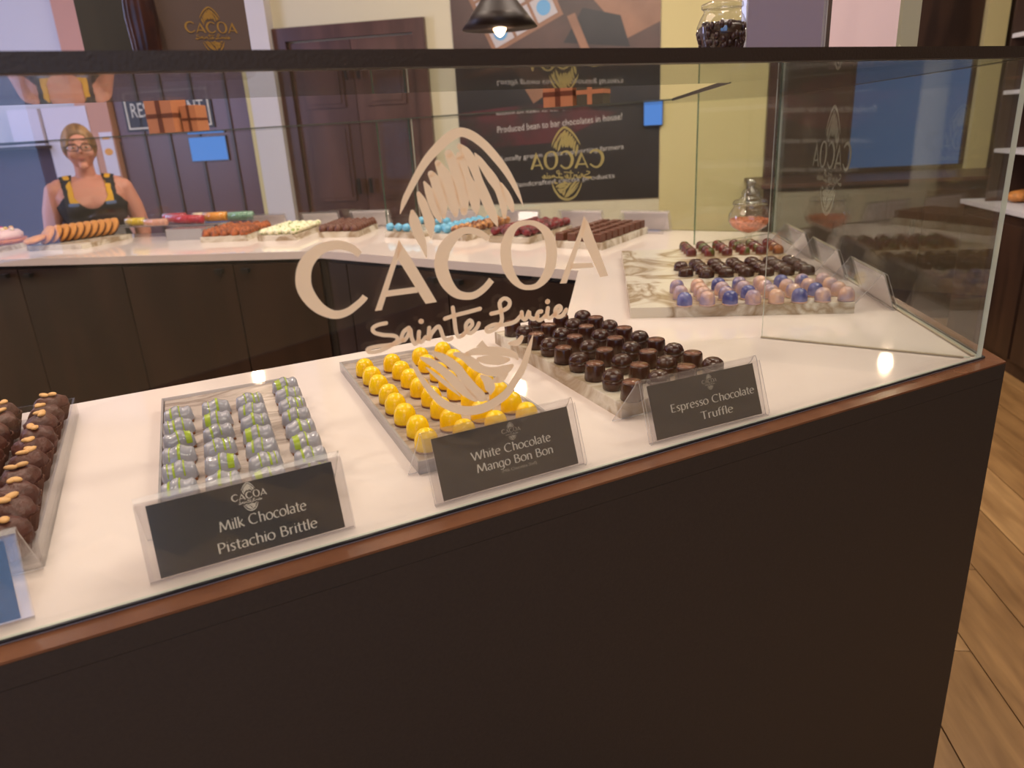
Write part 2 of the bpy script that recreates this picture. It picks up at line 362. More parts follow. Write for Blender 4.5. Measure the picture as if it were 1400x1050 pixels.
LS=[
('arc',[(-72.1,76.0,0.9),(-66.5,87.8,5.7),(-59.5,98.6,6.5),(-50.0,112.0,7.4),(-38.3,125.9,8.7),(-24.5,137.6,10.0),(-11.7,146.2,10.2),(0.0,149.8,9.0),(12.0,146.0,9.3),(24.6,136.9,9.1),(35.8,125.2,9.1),(47.0,111.2,8.1),(55.3,97.8,6.7),(61.3,85.8,4.9),(67.3,71.0,0.8)]),
('drip',[(14.1,128.6,1.5),(18.8,121.5,6.9),(24.5,112.8,9.2),(31.8,102.5,11.1),(38.4,92.0,9.8),(41.5,81.7,8.9),(43.7,71.4,8.2),(43.9,61.9,5.0)]),
('drip',[(42.0,96.0,3.2),(47.1,85.6,8.0),(51.8,75.0,8.5),(54.3,67.2,4.1)]),
('drip',[(-2.7,136.4,5.8),(3.8,130.6,9.6),(10.0,120.7,11.5),(13.9,109.4,9.7),(17.1,99.4,9.7),(21.8,86.3,11.8),(26.6,74.4,11.4),(31.5,62.4,8.8),(35.0,52.5,1.3)]),
('drip',[(-2.7,126.9,9.2),(0.4,117.2,9.2),(3.4,106.0,9.6),(7.2,94.6,13.2),(10.3,83.0,12.6),(11.2,73.7,8.8),(11.6,68.4,3.2)]),
('drip',[(-14.7,129.7,9.0),(-10.2,119.3,12.1),(-6.7,106.7,13.1),(-4.6,94.1,13.2),(-2.5,81.4,12.5),(-2.6,71.4,7.9)]),
('drip',[(-27.5,121.8,6.6),(-22.3,112.0,11.9),(-18.0,100.7,14.4),(-15.3,88.1,14.6),(-13.1,76.7,11.6),(-12.2,68.8,4.7)]),
('drip',[(-35.6,111.6,7.3),(-31.4,104.5,11.2),(-28.1,90.6,12.8),(-26.1,79.3,11.4),(-25.5,68.7,4.6)]),
('drip',[(-43.4,104.1,2.9),(-39.7,95.7,8.6),(-36.3,84.4,10.5),(-32.8,72.9,9.0),(-29.8,64.2,3.0)]),
('drip',[(-50.8,93.9,4.4),(-47.5,85.4,9.2),(-44.1,74.0,9.7),(-41.4,62.6,11.3),(-41.7,48.5,1.5)]),
('drip',[(-59.1,76.8,4.4),(-58.2,68.5,11.1),(-55.6,57.1,11.1),(-52.1,46.8,8.9),(-49.6,36.6,4.8),(-48.5,28.9,0.8)]),
('letter',[(-117.8,40.6,6.5),(-124.6,47.3,7.6),(-134.0,51.7,8.7),(-143.7,52.8,9.3),(-154.9,50.9,10.1),(-165.5,44.3,12.4),(-172.0,36.7,13.9),(-175.4,27.5,14.8),(-176.2,16.5,14.9),(-172.4,4.9,13.9),(-165.3,-5.6,11.7),(-156.4,-12.7,9.4),(-147.9,-15.6,8.4),(-137.6,-14.4,7.7),(-128.0,-9.5,7.1),(-120.9,-4.8,6.8),(-117.5,-1.4,6.8)]),
('letter',[(23.5,40.1,5.9),(16.2,45.9,7.2),(7.1,50.5,7.0),(-5.3,51.8,7.8),(-17.4,46.1,11.6),(-27.5,36.0,14.4),(-32.3,25.2,15.3),(-33.1,16.8,15.2),(-30.9,6.4,14.7),(-26.4,-3.7,12.7),(-18.6,-12.9,9.9),(-7.8,-17.4,8.2),(3.4,-17.6,8.0),(15.3,-11.8,7.7),(24.0,-4.0,7.8)]),
('letter',[(70.7,52.8,5.2),(59.0,51.5,6.9),(50.2,44.4,10.6),(44.2,31.9,12.9),(42.9,18.8,13.2),(44.6,6.7,12.7),(50.6,-6.2,9.8),(58.6,-14.9,6.8),(67.0,-18.6,5.8),(79.2,-18.6,6.9),(90.1,-11.6,10.9),(97.6,-0.2,13.5),(100.3,13.3,14.2),(99.6,27.1,13.8),(94.9,39.6,10.5),(85.8,48.0,6.8),(77.5,51.8,5.5),(70.7,52.8,5.1)]),
('script',[(-99.1,-32.4,4.3),(-107.5,-32.7,4.3),(-113.6,-35.3,4.4),(-112.5,-40.1,4.2),(-103.8,-44.2,4.3),(-91.4,-47.5,4.3),(-89.1,-52.7,4.6),(-98.6,-57.8,4.5),(-110.8,-60.7,4.4),(-120.4,-59.7,4.3),(-121.3,-56.2,4.4),(-111.8,-55.4,4.4),(-93.2,-56.2,4.5),(-82.5,-53.0,4.5)]),
('script',[(-75.2,-41.4,4.6),(-81.3,-44.7,4.6),(-84.4,-51.4,4.5),(-81.8,-54.0,4.5),(-77.3,-49.6,4.6),(-73.7,-43.4,4.3),(-73.4,-52.0,4.4),(-70.2,-60.3,4.4),(-65.7,-56.0,4.7)]),
('script',[(-64.5,-47.5,4.6),(-65.7,-56.0,4.5),(-63.4,-59.3,4.6),(-57.7,-54.7,4.7)]),
('script',[(-52.7,-45.2,4.6),(-54.9,-58.7,4.5),(-50.6,-51.6,4.8),(-42.9,-45.5,4.6),(-40.0,-49.1,4.5),(-37.2,-59.2,4.5),(-31.6,-62.0,4.5),(-27.8,-60.9,4.8)]),
('script',[(-24.0,-27.5,4.7),(-23.2,-39.7,4.7),(-22.6,-53.8,4.7),(-20.1,-61.0,4.4),(-15.1,-60.1,4.8)]),
('script',[(-34.1,-38.3,4.6),(-22.0,-36.4,4.6),(-7.2,-35.3,4.6),(8.0,-33.8,4.7)]),
('script',[(-15.1,-60.1,4.9),(-8.8,-55.3,5.0),(-2.7,-49.8,5.0),(-5.1,-44.8,4.6),(-10.1,-48.9,4.9),(-9.8,-56.9,4.6),(-4.4,-59.1,4.8),(2.3,-54.5,5.0),(5.2,-50.0,5.0)]),
('script',[(20.8,-41.5,4.7),(32.4,-40.7,4.8),(42.4,-37.4,5.1),(44.4,-30.9,4.9),(38.2,-26.8,4.6),(32.1,-30.9,5.1),(33.3,-41.7,5.0),(33.3,-51.6,5.2),(26.4,-58.6,5.1),(16.5,-61.4,4.7),(13.9,-57.4,5.1),(23.7,-54.5,4.8),(35.3,-56.5,4.8),(49.2,-55.5,5.0),(58.0,-49.3,5.2)]),
('script',[(58.8,-45.8,5.1),(59.8,-52.8,4.8),(64.0,-54.3,5.3),(68.2,-46.3,5.0),(69.1,-52.9,4.9),(74.4,-56.0,4.8),(79.3,-53.6,5.2)]),
('script',[(84.4,-48.9,5.0),(79.9,-49.5,5.4),(78.0,-55.2,5.2),(82.5,-58.8,4.9),(89.9,-54.8,5.3)]),
('script',[(93.0,-46.6,5.5),(91.6,-55.6,5.3),(95.6,-58.5,5.0),(101.6,-55.3,5.4)]),
('script',[(101.6,-55.3,5.4),(110.0,-50.5,5.6),(108.0,-46.1,4.8),(103.1,-49.1,5.6),(103.4,-57.1,4.9),(110.8,-58.7,5.3),(117.3,-52.2,5.6)]),
('script',[(-61.4,-36.6,5.7),(-60.7,-36.9,5.7)]),
('script',[(92.5,-38.6,6.2),(93.3,-38.7,6.2)]),
('bowl',[(-76.3,-76.4,0.7),(-72.6,-87.1,4.5),(-66.8,-100.1,5.7),(-58.5,-115.1,6.9),(-46.5,-131.2,8.7),(-32.3,-141.8,9.5),(-15.0,-148.9,10.7),(3.3,-149.8,11.3),(19.6,-145.7,11.1),(34.9,-137.5,10.7),(46.6,-124.5,10.0),(56.9,-111.2,9.3),(63.1,-97.2,7.8),(67.9,-85.5,4.9),(71.8,-74.9,1.1)]),
('drip',[(-50.9,-72.9,3.4),(-39.5,-81.6,9.1),(-25.8,-95.0,10.4),(-16.9,-109.1,10.6),(-7.8,-123.4,11.9),(1.7,-135.5,11.9),(8.0,-140.0,3.6)]),
('drip',[(-64.4,-76.9,3.4),(-54.3,-83.5,7.9),(-43.1,-94.1,8.6),(-31.9,-107.2,10.4),(-20.5,-121.9,10.5),(-8.6,-134.5,7.1),(-4.4,-139.2,2.4)]),
('drip',[(-60.2,-88.3,1.4),(-49.8,-100.0,4.3),(-37.4,-113.4,4.8),(-23.6,-129.3,0.9)]),
('drip',[(-25.7,-79.4,4.6),(-14.9,-85.0,8.7),(-5.5,-94.1,11.1),(5.4,-103.6,9.4),(19.4,-108.9,11.1),(34.0,-109.3,11.7),(42.9,-106.6,5.4)]),
('drip',[(-12.1,-81.9,4.9),(0.6,-81.2,9.1),(17.2,-83.7,10.3),(32.7,-87.8,9.6),(47.0,-94.2,7.2),(50.7,-99.9,2.5)]),
('drip',[(1.2,-90.5,4.8),(10.1,-92.8,9.7),(19.0,-94.9,11.0),(29.4,-97.4,10.5),(38.7,-98.2,5.0)]),
('drip',[(3.6,-110.7,3.5),(10.8,-118.4,10.9),(14.1,-128.0,12.2),(13.7,-134.2,3.3)]),
('drip',[(21.3,-119.3,7.8),(29.4,-119.1,8.1),(36.3,-114.8,2.8)]),
('drip',[(41.2,-79.5,3.7),(51.8,-80.1,7.9),(57.5,-74.9,5.5)]),
]
LP=[
('A1',[(-76.4,50.5),(-73.1,43.8),(-79.0,32.2),(-102.1,-18.1),(-109.4,-17.9),(-81.6,39.1)]),
('A1',[(-76.4,50.5),(-64.0,28.0),(-41.4,-18.8),(-54.2,-18.8),(-80.6,33.9)]),
('A1',[(-93.9,1.2),(-63.4,0.5),(-61.3,-5.7),(-97.2,-5.1)]),
('A2',[(144.2,52.5),(146.7,43.2),(140.8,28.5),(118.8,-21.0),(109.9,-20.1),(137.9,36.5)]),
('A2',[(144.2,52.5),(149.8,45.2),(176.5,-20.1),(165.0,-20.2),(140.5,30.1)]),
('A2',[(126.4,0.8),(154.0,-1.9),(156.7,-7.5),(124.0,-5.2)]),
('drip',[(-0.3,-75.9),(14.3,-78.5),(7.9,-69.6)]),
]
# ------------------------------------------------------------ 2-D logo and lettering
def spline(pts, k=4):
    out = []; n = len(pts)
    for i in range(n - 1):
        p0, p1, p2, p3 = pts[max(0, i - 1)], pts[i], pts[i + 1], pts[min(n - 1, i + 2)]
        for j in range(k):
            t = j / k
            out.append(tuple(0.5 * ((2 * b) + (-a + c) * t + (2 * a - 5 * b + 4 * c - d) * t * t + (-a + 3 * b - 3 * c + d) * t ** 3) for a, b, c, d in zip(p0, p1, p2, p3)))
    out.append(tuple(pts[-1])); return out
def ribbon(pts, cap=True):
    """centre line with widths -> list of 2-D quads/polygons"""
    L = []; Rr = []; n = len(pts)
    for i, p in enumerate(pts):
        a = pts[max(0, i - 1)]; b = pts[min(n - 1, i + 1)]
        tx, ty = b[0] - a[0], b[1] - a[1]; l = math.hypot(tx, ty) or 1; nx, ny = -ty / l, tx / l; h = max(p[2], 0.05) / 2
        L.append((p[0] + nx * h, p[1] + ny * h)); Rr.append((p[0] - nx * h, p[1] - ny * h))
    polys = [[L[i], Rr[i], Rr[i + 1], L[i + 1]] for i in range(n - 1)]
    if cap:
        for p in (pts[0], pts[-1]):
            r = p[2] / 2
            if r > 0.3: polys.append([(p[0] + r * math.cos(a * math.pi / 4), p[1] + r * math.sin(a * math.pi / 4)) for a in range(8)])
    return polys
def plate(name, polys, mat, parent, O, U, V, N, t=0.0004, sc=1.0):
    """2-D polygons laid on a plane as a thin raised layer; O,U,V,N in the parent's space"""
    b = MB(); O = Vector(O); U = Vector(U); V = Vector(V); N = Vector(N)
    for pl in polys:
        vs = [O + U * (x * sc) + V * (y * sc) + N * t for x, y in pl]
        b.add(vs, [tuple(range(len(vs)))])
    me = bpy.data.meshes.new(name); me.from_pydata([tuple(v) for v in b.v], [], b.f); me.materials.append(mat)
    o = bpy.data.objects.new(name, me); C.objects.link(o)
    if parent: o.parent = parent
    return o
def logo_parts(k=3):
    g = {}
    for nm, pts in LS: g.setdefault(nm, []).append(ribbon(spline(pts, k), nm != 'letter'))
    for nm, pl in LP: g.setdefault(nm, []).append([pl])
    return g
def logo_flat(k=2):
    g = logo_parts(k); return [p for grp in g.values() for pls in grp for p in pls]
def arc(cx, cy, rx, ry, a0, a1, n=8): return [(cx + rx * math.cos(R_(a0 + (a1 - a0) * i / n)), cy + ry * math.sin(R_(a0 + (a1 - a0) * i / n))) for i in range(n + 1)]
def bowl(x, h=.5, w=.42): return arc(x + w / 2, h / 2, w / 2, h / 2, 90, 450, 14)
G = {  # advance, strokes
 'M': (.86, [[(.06, 0), (.16, .7)], [(.16, .7), (.42, .08)], [(.42, .08), (.68, .7)], [(.68, .7), (.78, 0)]]),
 'i': (.2, [[(.1, 0), (.1, .5)], [(.09, .66), (.12, .66)]]), 'l': (.2, [[(.1, 0), (.1, .74)]]),
 'k': (.44, [[(.1, 0), (.1, .74)], [(.38, .5), (.12, .24)], [(.16, .28), (.42, 0)]]),
 'C': (.72, [arc(.4, .35, .33, .35, 50, 310, 14)]), 'h': (.5, [[(.1, 0), (.1, .74)], arc(.25, .34, .15, .15, 180, 0, 6) + [(.4, 0)]]),
 'o': (.52, [bowl(.05)]), 'c': (.44, [arc(.27, .25, .21, .25, 50, 310, 10)]),
 'a': (.46, [arc(.22, .36, .14, .13, 160, 0, 6) + [(.36, 0)], arc(.21, .14, .15, .13, 60, 300, 8)]),
 't': (.32, [[(.15, .66), (.15, .08), (.2, .01), (.3, .02)], [(.02, .49), (.3, .49)]]),
 'e': (.48, [[(.06, .27), (.42, .3)] + arc(.25, .25, .19, .25, 12, 315, 12)]),
 'P': (.52, [[(.1, 0), (.1, .7)], [(.1, .68)] + arc(.26, .5, .2, .19, 90, -90, 8) + [(.1, .31)]]),
 's': (.38, [[(.33, .45), (.24, .5), (.12, .46), (.09, .37), (.18, .28), (.28, .21), (.31, .11), (.22, .01), (.07, .04)]]),
 'B': (.56, [[(.1, 0), (.1, .7)], [(.1, .69)] + arc(.25, .54, .16, .155, 90, -90, 7) + [(.12, .38)], [(.12, .38)] + arc(.28, .19, .2, .185, 90, -90, 8) + [(.1, .005)]]),
 'r': (.34, [[(.1, 0), (.1, .5)], [(.1, .34), (.18, .46), (.31, .5)]]),
 'W': (.98, [[(.03, .7), (.27, 0)], [(.27, 0), (.49, .66)], [(.49, .66), (.71, 0)], [(.71, 0), (.93, .7)]]),
 'n': (.5, [[(.1, 0), (.1, .5)], arc(.25, .34, .15, .15, 180, 0, 6) + [(.4, 0)]]),
 'g': (.5, [bowl(.04, .5, .36), [(.4, .5), (.4, -.1), (.3, -.22), (.08, -.2)]]),
 'E': (.5, [[(.1, 0), (.1, .7)], [(.1, .69), (.42, .69)], [(.1, .36), (.37, .36)], [(.1, .01), (.44, .01)]]),
 'p': (.52, [[(.1, -.24), (.1, .5)], arc(.27, .25, .18, .24, 150, -150, 10)]),
 'T': (.56, [[(.28, 0), (.28, .7)], [(.02, .69), (.54, .69)]]), 'u': (.5, [[(.1, .5), (.1, .2)] + arc(.25, .17, .15, .17, 180, 360, 6), [(.4, .5), (.4, 0)]]),
 'f': (.3, [[(.12, 0), (.12, .56), (.17, .7), (.3, .74)], [(.01, .47), (.27, .47)]]), ' ': (.3, []),
}
def word(txt):
    polys = []; x = 0
    for ch in txt:
        adv, st = G[ch]
        for s in st:
            pts = []
            for i, p in enumerate(s):
                a = s[max(0, i - 1)]; b = s[min(len(s) - 1, i + 1)]; th = math.atan2(b[1] - a[1], b[0] - a[0])
                pts.append((x + p[0], p[1], .036 + .07 * abs(math.sin(th - 0.3)) ** 1.3 if len(s) > 1 else .1))
            if ch == 'i' and len(s) == 2 and s[0][1] > .6: pts = [(p[0], p[1], .1) for p in pts]
            polys += ribbon(pts, False)
        x += adv
    return polys, x
def lettering(name, txt, height, mat, parent, O, U, V, N, width=None, t=0.0004, align='l'):
    polys, wd = word(txt); k = height / .7
    kx = (width / wd) if width else k
    off = -wd / 2 if align == 'c' else 0
    U = Vector(U); V = Vector(V)
    return plate(name, [[((x + off) * kx, y * k) for x, y in pl] for pl in polys], mat, parent, O, U, V, N, t)
def font_plate(name, txt, width, mat, parent, O, U, V, N, t=0.001, height=None):
    cu = bpy.data.curves.new('lettering', 'FONT'); cu.body = txt; cu.resolution_u = 2
    to = bpy.data.objects.new('lettering', cu); C.objects.link(to)
    dg = bpy.context.evaluated_depsgraph_get(); me = bpy.data.meshes.new_from_object(to.evaluated_get(dg))
    bpy.data.objects.remove(to)
    xs = [v.co.x for v in me.vertices]; ys = [v.co.y for v in me.vertices]
    k = width / (max(xs) - min(xs)); ky = k if not height else height / (max(ys) - min(ys))
    O = Vector(O); U = Vector(U); V = Vector(V); N = Vector(N); x0 = min(xs); y0 = min(ys)
    for v in me.vertices: v.co = O + U * ((v.co.x - x0) * k) + V * ((v.co.y - y0) * ky) + N * t
    me.materials.clear(); me.materials.append(mat); me.name = name
    o = bpy.data.objects.new(name, me); C.objects.link(o)
    if parent: o.parent = parent
    return o
# ------------------------------------------------------------ room shell
XW0, XW1, YB = -5.6, 6.0, -3.2
Wp = Vector((0, 6.2)); Wd = Vector((math.sin(R_(99)), math.cos(R_(99))))        # back wall line, direction to the right
def wl(s, d=0.0): return Wp + Wd * s - left(Wd) * d                              # d = towards the room
def wbox(b, s0, s1, z0, z1, d0, d1, mi=0):
    p = [wl(s0, d0), wl(s1, d0), wl(s1, d1), wl(s0, d1)]
    b.prism([(q.x, q.y) for q in p], z0, z1, mi)
H = 3.1
fl = MB().box(XW0, XW1, YB, 8.0, -0.06, -0.012).build('floor', M['grout']); tag(fl, kind='structure')
MB().box(XW0, XW1, YB, 8.0, H, H + 0.1).build('ceiling', M['ceiling'])['kind'] = 'structure'
# planks near the right end of the counter, laid along the counter's side
pd = dirv(8); pn = Vector((pd.y, -pd.x)); rng = random.Random(5)
for r in range(-3, 17):
    off = 0.98 + (r - 3) * 0.189
    for k in range(-2, 6):
        if off < 0.3 and k < 0: continue
        y0 = 2.18 + (k - 1) * 1.22 + (0.0 if r % 3 == 0 else 0.41 * (r % 3))
        g = 0.0015; L_ = 1.22
        c = pn * (off + .0945) + pd * (y0 + L_ / 2)
        if c.y < -1.5 or c.y > 5.6 or c.x > 4.6: continue
        o = MB().prism([(-.0945 + g, -L_ / 2 + g), (.0945 - g, -L_ / 2 + g), (.0945 - g, L_ / 2 - g), (-.0945 + g, L_ / 2 - g)], -0.012, 0.0 - rng.random() * 0.0006, bev=0.0015).build('plank', M['plank' if rng.random() < .6 else 'plank2'], fl, (c.x, c.y, 0), R_(90 - 8) - math.pi / 2)
fb = MB(); fb.box(XW0, 0.0, YB, 8.0, -0.012, -0.001)
o = fb.build('plank', M['plank'], fl); o['kind'] = 'stuff'
# walls
b = MB(); wbox(b, -6.2, 7.0, -0.1, H, -0.12, 0.0); tag(b.build('wall_back', M['wall_cream']), kind='structure')
b = MB(); b.box(XW0 - .1, XW0, YB, 8, 0, H); tag(b.build('wall_left', M['wall_pale']), kind='structure')
b = MB(); b.box(XW1, XW1 + .1, YB, 8, 0, H); tag(b.build('wall_right', M['wall_yellow']), kind='structure')
b = MB(); b.box(XW0, XW1, YB - .1, YB, 0, H); tag(b.build('wall_front', M['wall_cream']), kind='structure')
# coloured stretches of the back wall
b = MB(); wbox(b, -6.0, -3.62, 1.5, H, 0.0, 0.02); tag(b.build('wall_back_pale_field', M['wall_pale']), kind='structure')
b = MB(); wbox(b, -6.0, -3.28, 0, 1.5, 0.0, 0.03)
tag(b.build('wall_back_wainscot', M['wall_dark']), kind='structure')
b = MB(); wbox(b, -3.28, -2.03, 0, 2.75, 0.0, 0.03); tag(b.build('wall_back_panelling', M['wall_brown']), kind='structure')
for s in (-3.05, -2.82, -2.55, -2.25):
    b = MB(); wbox(b, s - .012, s + .012, 0.1, 2.7, 0.03, 0.045); tag(b.build('trim_1', M['darkwood']), kind='structure')
b = MB(); wbox(b, -3.6, -3.3, 0, H, 0.0, 0.09); tag(b.build('trim_2', M['tanpost']), kind='structure')
b = MB(); wbox(b, -2.0, -1.765, 0, H, 0.0, 0.12); tag(b.build('trim_3', M['wall_pale']), kind='structure')
b = MB(); wbox(b, -2.04, -2.0, 0, H, 0.0, 0.11); tag(b.build('trim_4', M['wall_yellow']), kind='structure')
b = MB(); wbox(b, 1.28, 2.07, 0, H, 0.0, 0.02); tag(b.build('wall_back_yellow_field', M['wall_yellow']), kind='structure')
b = MB(); wbox(b, 2.07, 2.66, 0, H, 0.0, 0.04); wbox(b, 2.66, 3.5, 1.72, H, 0.0, 0.04); wbox(b, 2.66, 3.5, 0, 0.97, 0, 0.04)
tag(b.build('wall_back_dark_field', M['darkwood']), kind='structure')
b = MB(); wbox(b, 2.07, 2.14, 0, H, 0.04, 0.07); tag(b.build('trim_5', M['doorwood']), kind='structure')
b = MB(); wbox(b, 3.50, 3.64, 0, H, 0.0, 0.1); tag(b.build('trim_6', M['wall_yellow']), kind='structure')
b = MB(); wbox(b, 3.64, 3.82, 0, H, 0.0, 0.05); tag(b.build('wall_back_dark_strip', M['darkwood']), kind='structure')
w2 = empty('window_2', kind='structure', loc=(0, 0, 0))
MB().box(-1.3, 1.1, YB + .01, YB + .03, .9, 2.5).build('pane', M['shopfront'], w2)
b = MB()
for a in ((-1.36, 1.16, .84, .9), (-1.36, 1.16, 2.5, 2.56), (-1.36, -1.3, .9, 2.5), (1.1, 1.16, .9, 2.5), (-.13, -.07, .9, 2.5)): b.box(a[0], a[1], YB + .005, YB + .06, a[2], a[3])
b.build('pane_frame', M['darkwood'], w2)
wn = empty('glowing_pane_1', kind='structure', loc=(0, 0, 0))  # framed pane that glows an even blue
b = MB(); wbox(b, 2.68, 3.48, .99, 1.70, 0.0, 0.02); b.build('pane', M['blue_pane'], wn)
b = MB()
for a in ((2.66, 3.5, .97, 1.0), (2.66, 3.5, 1.69, 1.72), (2.66, 2.685, 1.0, 1.69), (3.475, 3.5, 1.0, 1.69)): wbox(b, *a, 0.0, 0.05)
b.build('pane_frame', M['darkwood'], wn)
# dark double door
dr = empty('door_1', kind='structure')
b = MB(); wbox(b, -1.76, -1.66, 0, 2.27, 0, .06); wbox(b, -0.62, -0.52, 0, 2.27, 0, .06); wbox(b, -1.66, -0.62, 2.17, 2.27, 0, .06); b.build('door_frame', M['doorwood'], dr)
for k, (s0, s1) in enumerate(((-1.65, -1.14), (-1.135, -0.63))):
    b = MB(); wbox(b, s0, s1, 0.01, 2.16, 0, .02); lf = b.build('door_leaf', M['doorwood'], dr)
    for z0, z1 in ((.12, .78), (.92, 1.52), (1.66, 2.06)):
        b = MB(); wbox(b, s0 + .09, s1 - .09, z0, z1, .02, .034); wbox(b, s0 + .12, s1 - .12, z0 + .03, z1 - .03, .034, .042); b.build('door_panel', M['doorwood'], lf)
    b = MB(); q = wl(s1 - .05 if k == 0 else s0 + .05, .05); b.box(q.x - .012, q.x + .012, q.y - .04, q.y, .98, 1.10); b.build('handle', M['black'], lf)
# ------------------------------------------------------------ counter
def P2(*v): return [(p.x, p.y) for p in v]
def outp(d):  # outer outline moved outwards by -d / inwards by +d, mitred
    segs = ['near', 'C', 'B', 'A']; pts = [F('near', -2.6, d)]
    for a, bb in zip(segs, segs[1:]):
        p, e = F(a, 0, d), SEG[a][1]; q, g = F(bb, 0, d), SEG[bb][1]
        t = ((q - p).x * g.y - (q - p).y * g.x) / (e.x * g.y - e.y * g.x); pts.append(p + e * t)
    pts.append(F('A', 2.6, d)); return pts
O0 = outp(0.0)
ct = MB().prism(P2(O0[0], O0[1], O0[2], O0[3], O0[4], i4, i3, i2, i1, i0), ZT - 0.03, ZT).build('countertop', M['quartz'])
tag(ct, 'continuous white stone countertop of the angular chocolate counter', 'countertop')
OO = outp(-0.029); OI = outp(0.002)
ins = 0.02
j1 = i1 + (O0[1] - i1).normalized() * ins; j2 = i2 + (O0[2] - i2).normalized() * ins; j3 = i3 + (O0[3] - i3).normalized() * ins
j0 = i0 - left(d_near) * ins; j4 = i4 - left(d_A) * ins
cabs = {}
for seg, q, lab in (('near', (OO[0], OO[1], j1, j0), 'dark brown counter base nearest the viewer, under the name cards'),
                    ('C', (OO[1], OO[2], j2, j1), 'dark brown counter base at the right end, under the glass divider'),
                    ('B', (OO[2], OO[3], j3, j2), 'dark brown cabinet under the far counter with the blue and red chocolates'),
                    ('A', (OO[3], OO[4], j4, j3), 'dark brown cabinet under the far left counter with the cookies')):
    c = empty('counter_base', lab, 'cabinet', (0, 0, 0), group=None)
    MB().prism(P2(*q), 0.0, ZT - 0.0305).build('body', M['darkpanel'], c); cabs[seg] = c
def lipq(a, bb): return P2(OO[a], OO[bb], OI[bb] if 0 else O0[bb], O0[a])
for k, seg in enumerate(('near', 'C', 'B', 'A')):
    MB().prism(lipq(k, k + 1), ZT - 0.0300, ZT - 0.0045).build('upper_edge', M['darkpanel'], cabs[seg])
    MB().prism(lipq(k, k + 1), ZT - 0.0040, ZT - 0.001, bev=0.0006).build('edge_trim', M['trimwood'], cabs[seg])
# doors of the far cabinets, seen across the staff side
def door_row(seg, org, e, seams, cab, knobs):
    nrm = left(e)
    for a, bb in zip(seams, seams[1:]):
        p0 = org + e * (a + .003); p1 = org + e * (bb - .003)
        dq = MB().prism(P2(p0, p1, p1 + nrm * .018, p0 + nrm * .018), 0.1, ZT - 0.045).build('door', M['cabdoor'], cab)
        for kx in knobs:
            if a < kx < bb:
                q = org + e * kx + nrm * .03
                MB().box(-.016, .016, -.014, .014, -.008, .008).build('handle', M['black'], dq, (q.x, q.y, .930), math.atan2(e.y, e.x))
eA = (i4 - i3).normalized(); eB = (i3 - i2).normalized()
door_row('A', j3 + eA * 0, eA, (0.02, .405, .92, 1.44, 1.96), cabs['A'], (.345, .465, 1.38, 1.50))
door_row('B', j2, eB, (0.02, .548, 1.072, 1.18), cabs['B'], (.489, .606))
# ------------------------------------------------------------ glass case
case = empty('glass_case', 'tall clear glass case with dark top rail standing on the whole counter', 'glass case')
def vpanel(a, bb, z0, z1, t, name, label='', cat='', edge='glass_edge', parent=None):
    """upright sheet between plan points a and b; main faces clear, rim faces the edge material"""
    e = (bb - a).normalized(); n = left(e) * t; c = (a + bb) / 2
    q = [p - c for p in (a, bb, bb + n, a + n)]
    mb = MB(); vs = [(p.x, p.y, z) for z in (0, z1 - z0) for p in q]
    mb.add(vs, [(0, 1, 5, 4), (2, 3, 7, 6)], 0); mb.add(vs, [(0, 3, 2, 1), (4, 5, 6, 7), (1, 2, 6, 5), (3, 0, 4, 7)], 1)
    o = mb.build(name, [M['glass'], M[edge]], case, (c.x, c.y, z0))
    return o
ZL = 1.480
g_near = vpanel(F('near', -2.6, .002), F('near', -.004, .002), ZT + .001, ZL - .0005, .008, 'glass_panel', 'long upright front glass bearing the cream shop logo', edge='edge_light')
g_C = vpanel(F('C', .006, .002), F('C', 1.566, .002), ZT + .001, ZL - .0005, .008, 'glass_panel', 'upright outer glass at the right end beside the clear tents', edge='edge_light')
g_B = vpanel(F('B', .012, .002), F('B', 1.685, .002), ZT + .001, ZL - .0005, .008, 'glass_panel', 'upright far glass carrying the mirrored logo in front of the poster', edge='edge_light')
g_A = vpanel(F('A', .01, .002), F('A', 2.6, .002), ZT + .001, ZL - .0005, .008, 'glass_panel', 'upright far glass between the cookies and the woman')
def divider(a, tip, lab, edge):
    e = (tip - a).normalized(); vpanel(a + e * .02, tip, ZT + .001, ZL - .0005, .008, 'glass_divider', lab, 'glass divider', edge)
divider(K, Vector((.508, 1.405)), 'glass divider running inward from the near right counter corner', 'edge_light')
divider(Rc, Vector((.667, 2.577)), 'glass divider with green edge behind the candy jar tray', 'glass_edge')
divider(S, Vector((-.534, 3.416)), 'glass divider with green edge left of the blue truffles', 'glass_edge')
LD = 0.41
OL = outp(.0115); IL = outp(LD)
def lidp(a, bb, lab, T=.006):
    q = P2(OL[a], OL[bb], IL[bb], IL[a])
    o = MB().prism(q, ZL, ZL + T, 0, 1).build('glass_lid', [M['glass'], M['lid_edge']], case); return o
lidp(0, 1, 'clear glass lid over the near counter, under the bags')
lidp(1, 2, 'clear glass lid over the right end of the counter')
lidp(2, 3, 'clear glass lid over the far counter, under the tan gift cube')
lidp(3, 4, 'clear glass lid over the far left counter, above the cookies')
OB = outp(-.010); IB = outp(.011)
rl = MB().prism(P2(OB[0], OB[1], IB[1], IB[0]), ZL, ZL + .0155).build('top_rail', M['rail'], case)
rl = MB().prism(P2(OB[1], OB[2], IB[2], IB[1]), ZL, ZL + .0155).build('top_rail', M['rail'], case)
IT = outp(LD + .001); IT2 = outp(LD + .004)
a0 = IT[1] + (IT[2] - IT[1]) * .12
rl = MB().prism([tuple(IT[1]), tuple(IT[2]), tuple(IT2[2]), tuple(IT2[1])], ZL - .001, ZL + .007).build('edge_strip', M['black'], case)
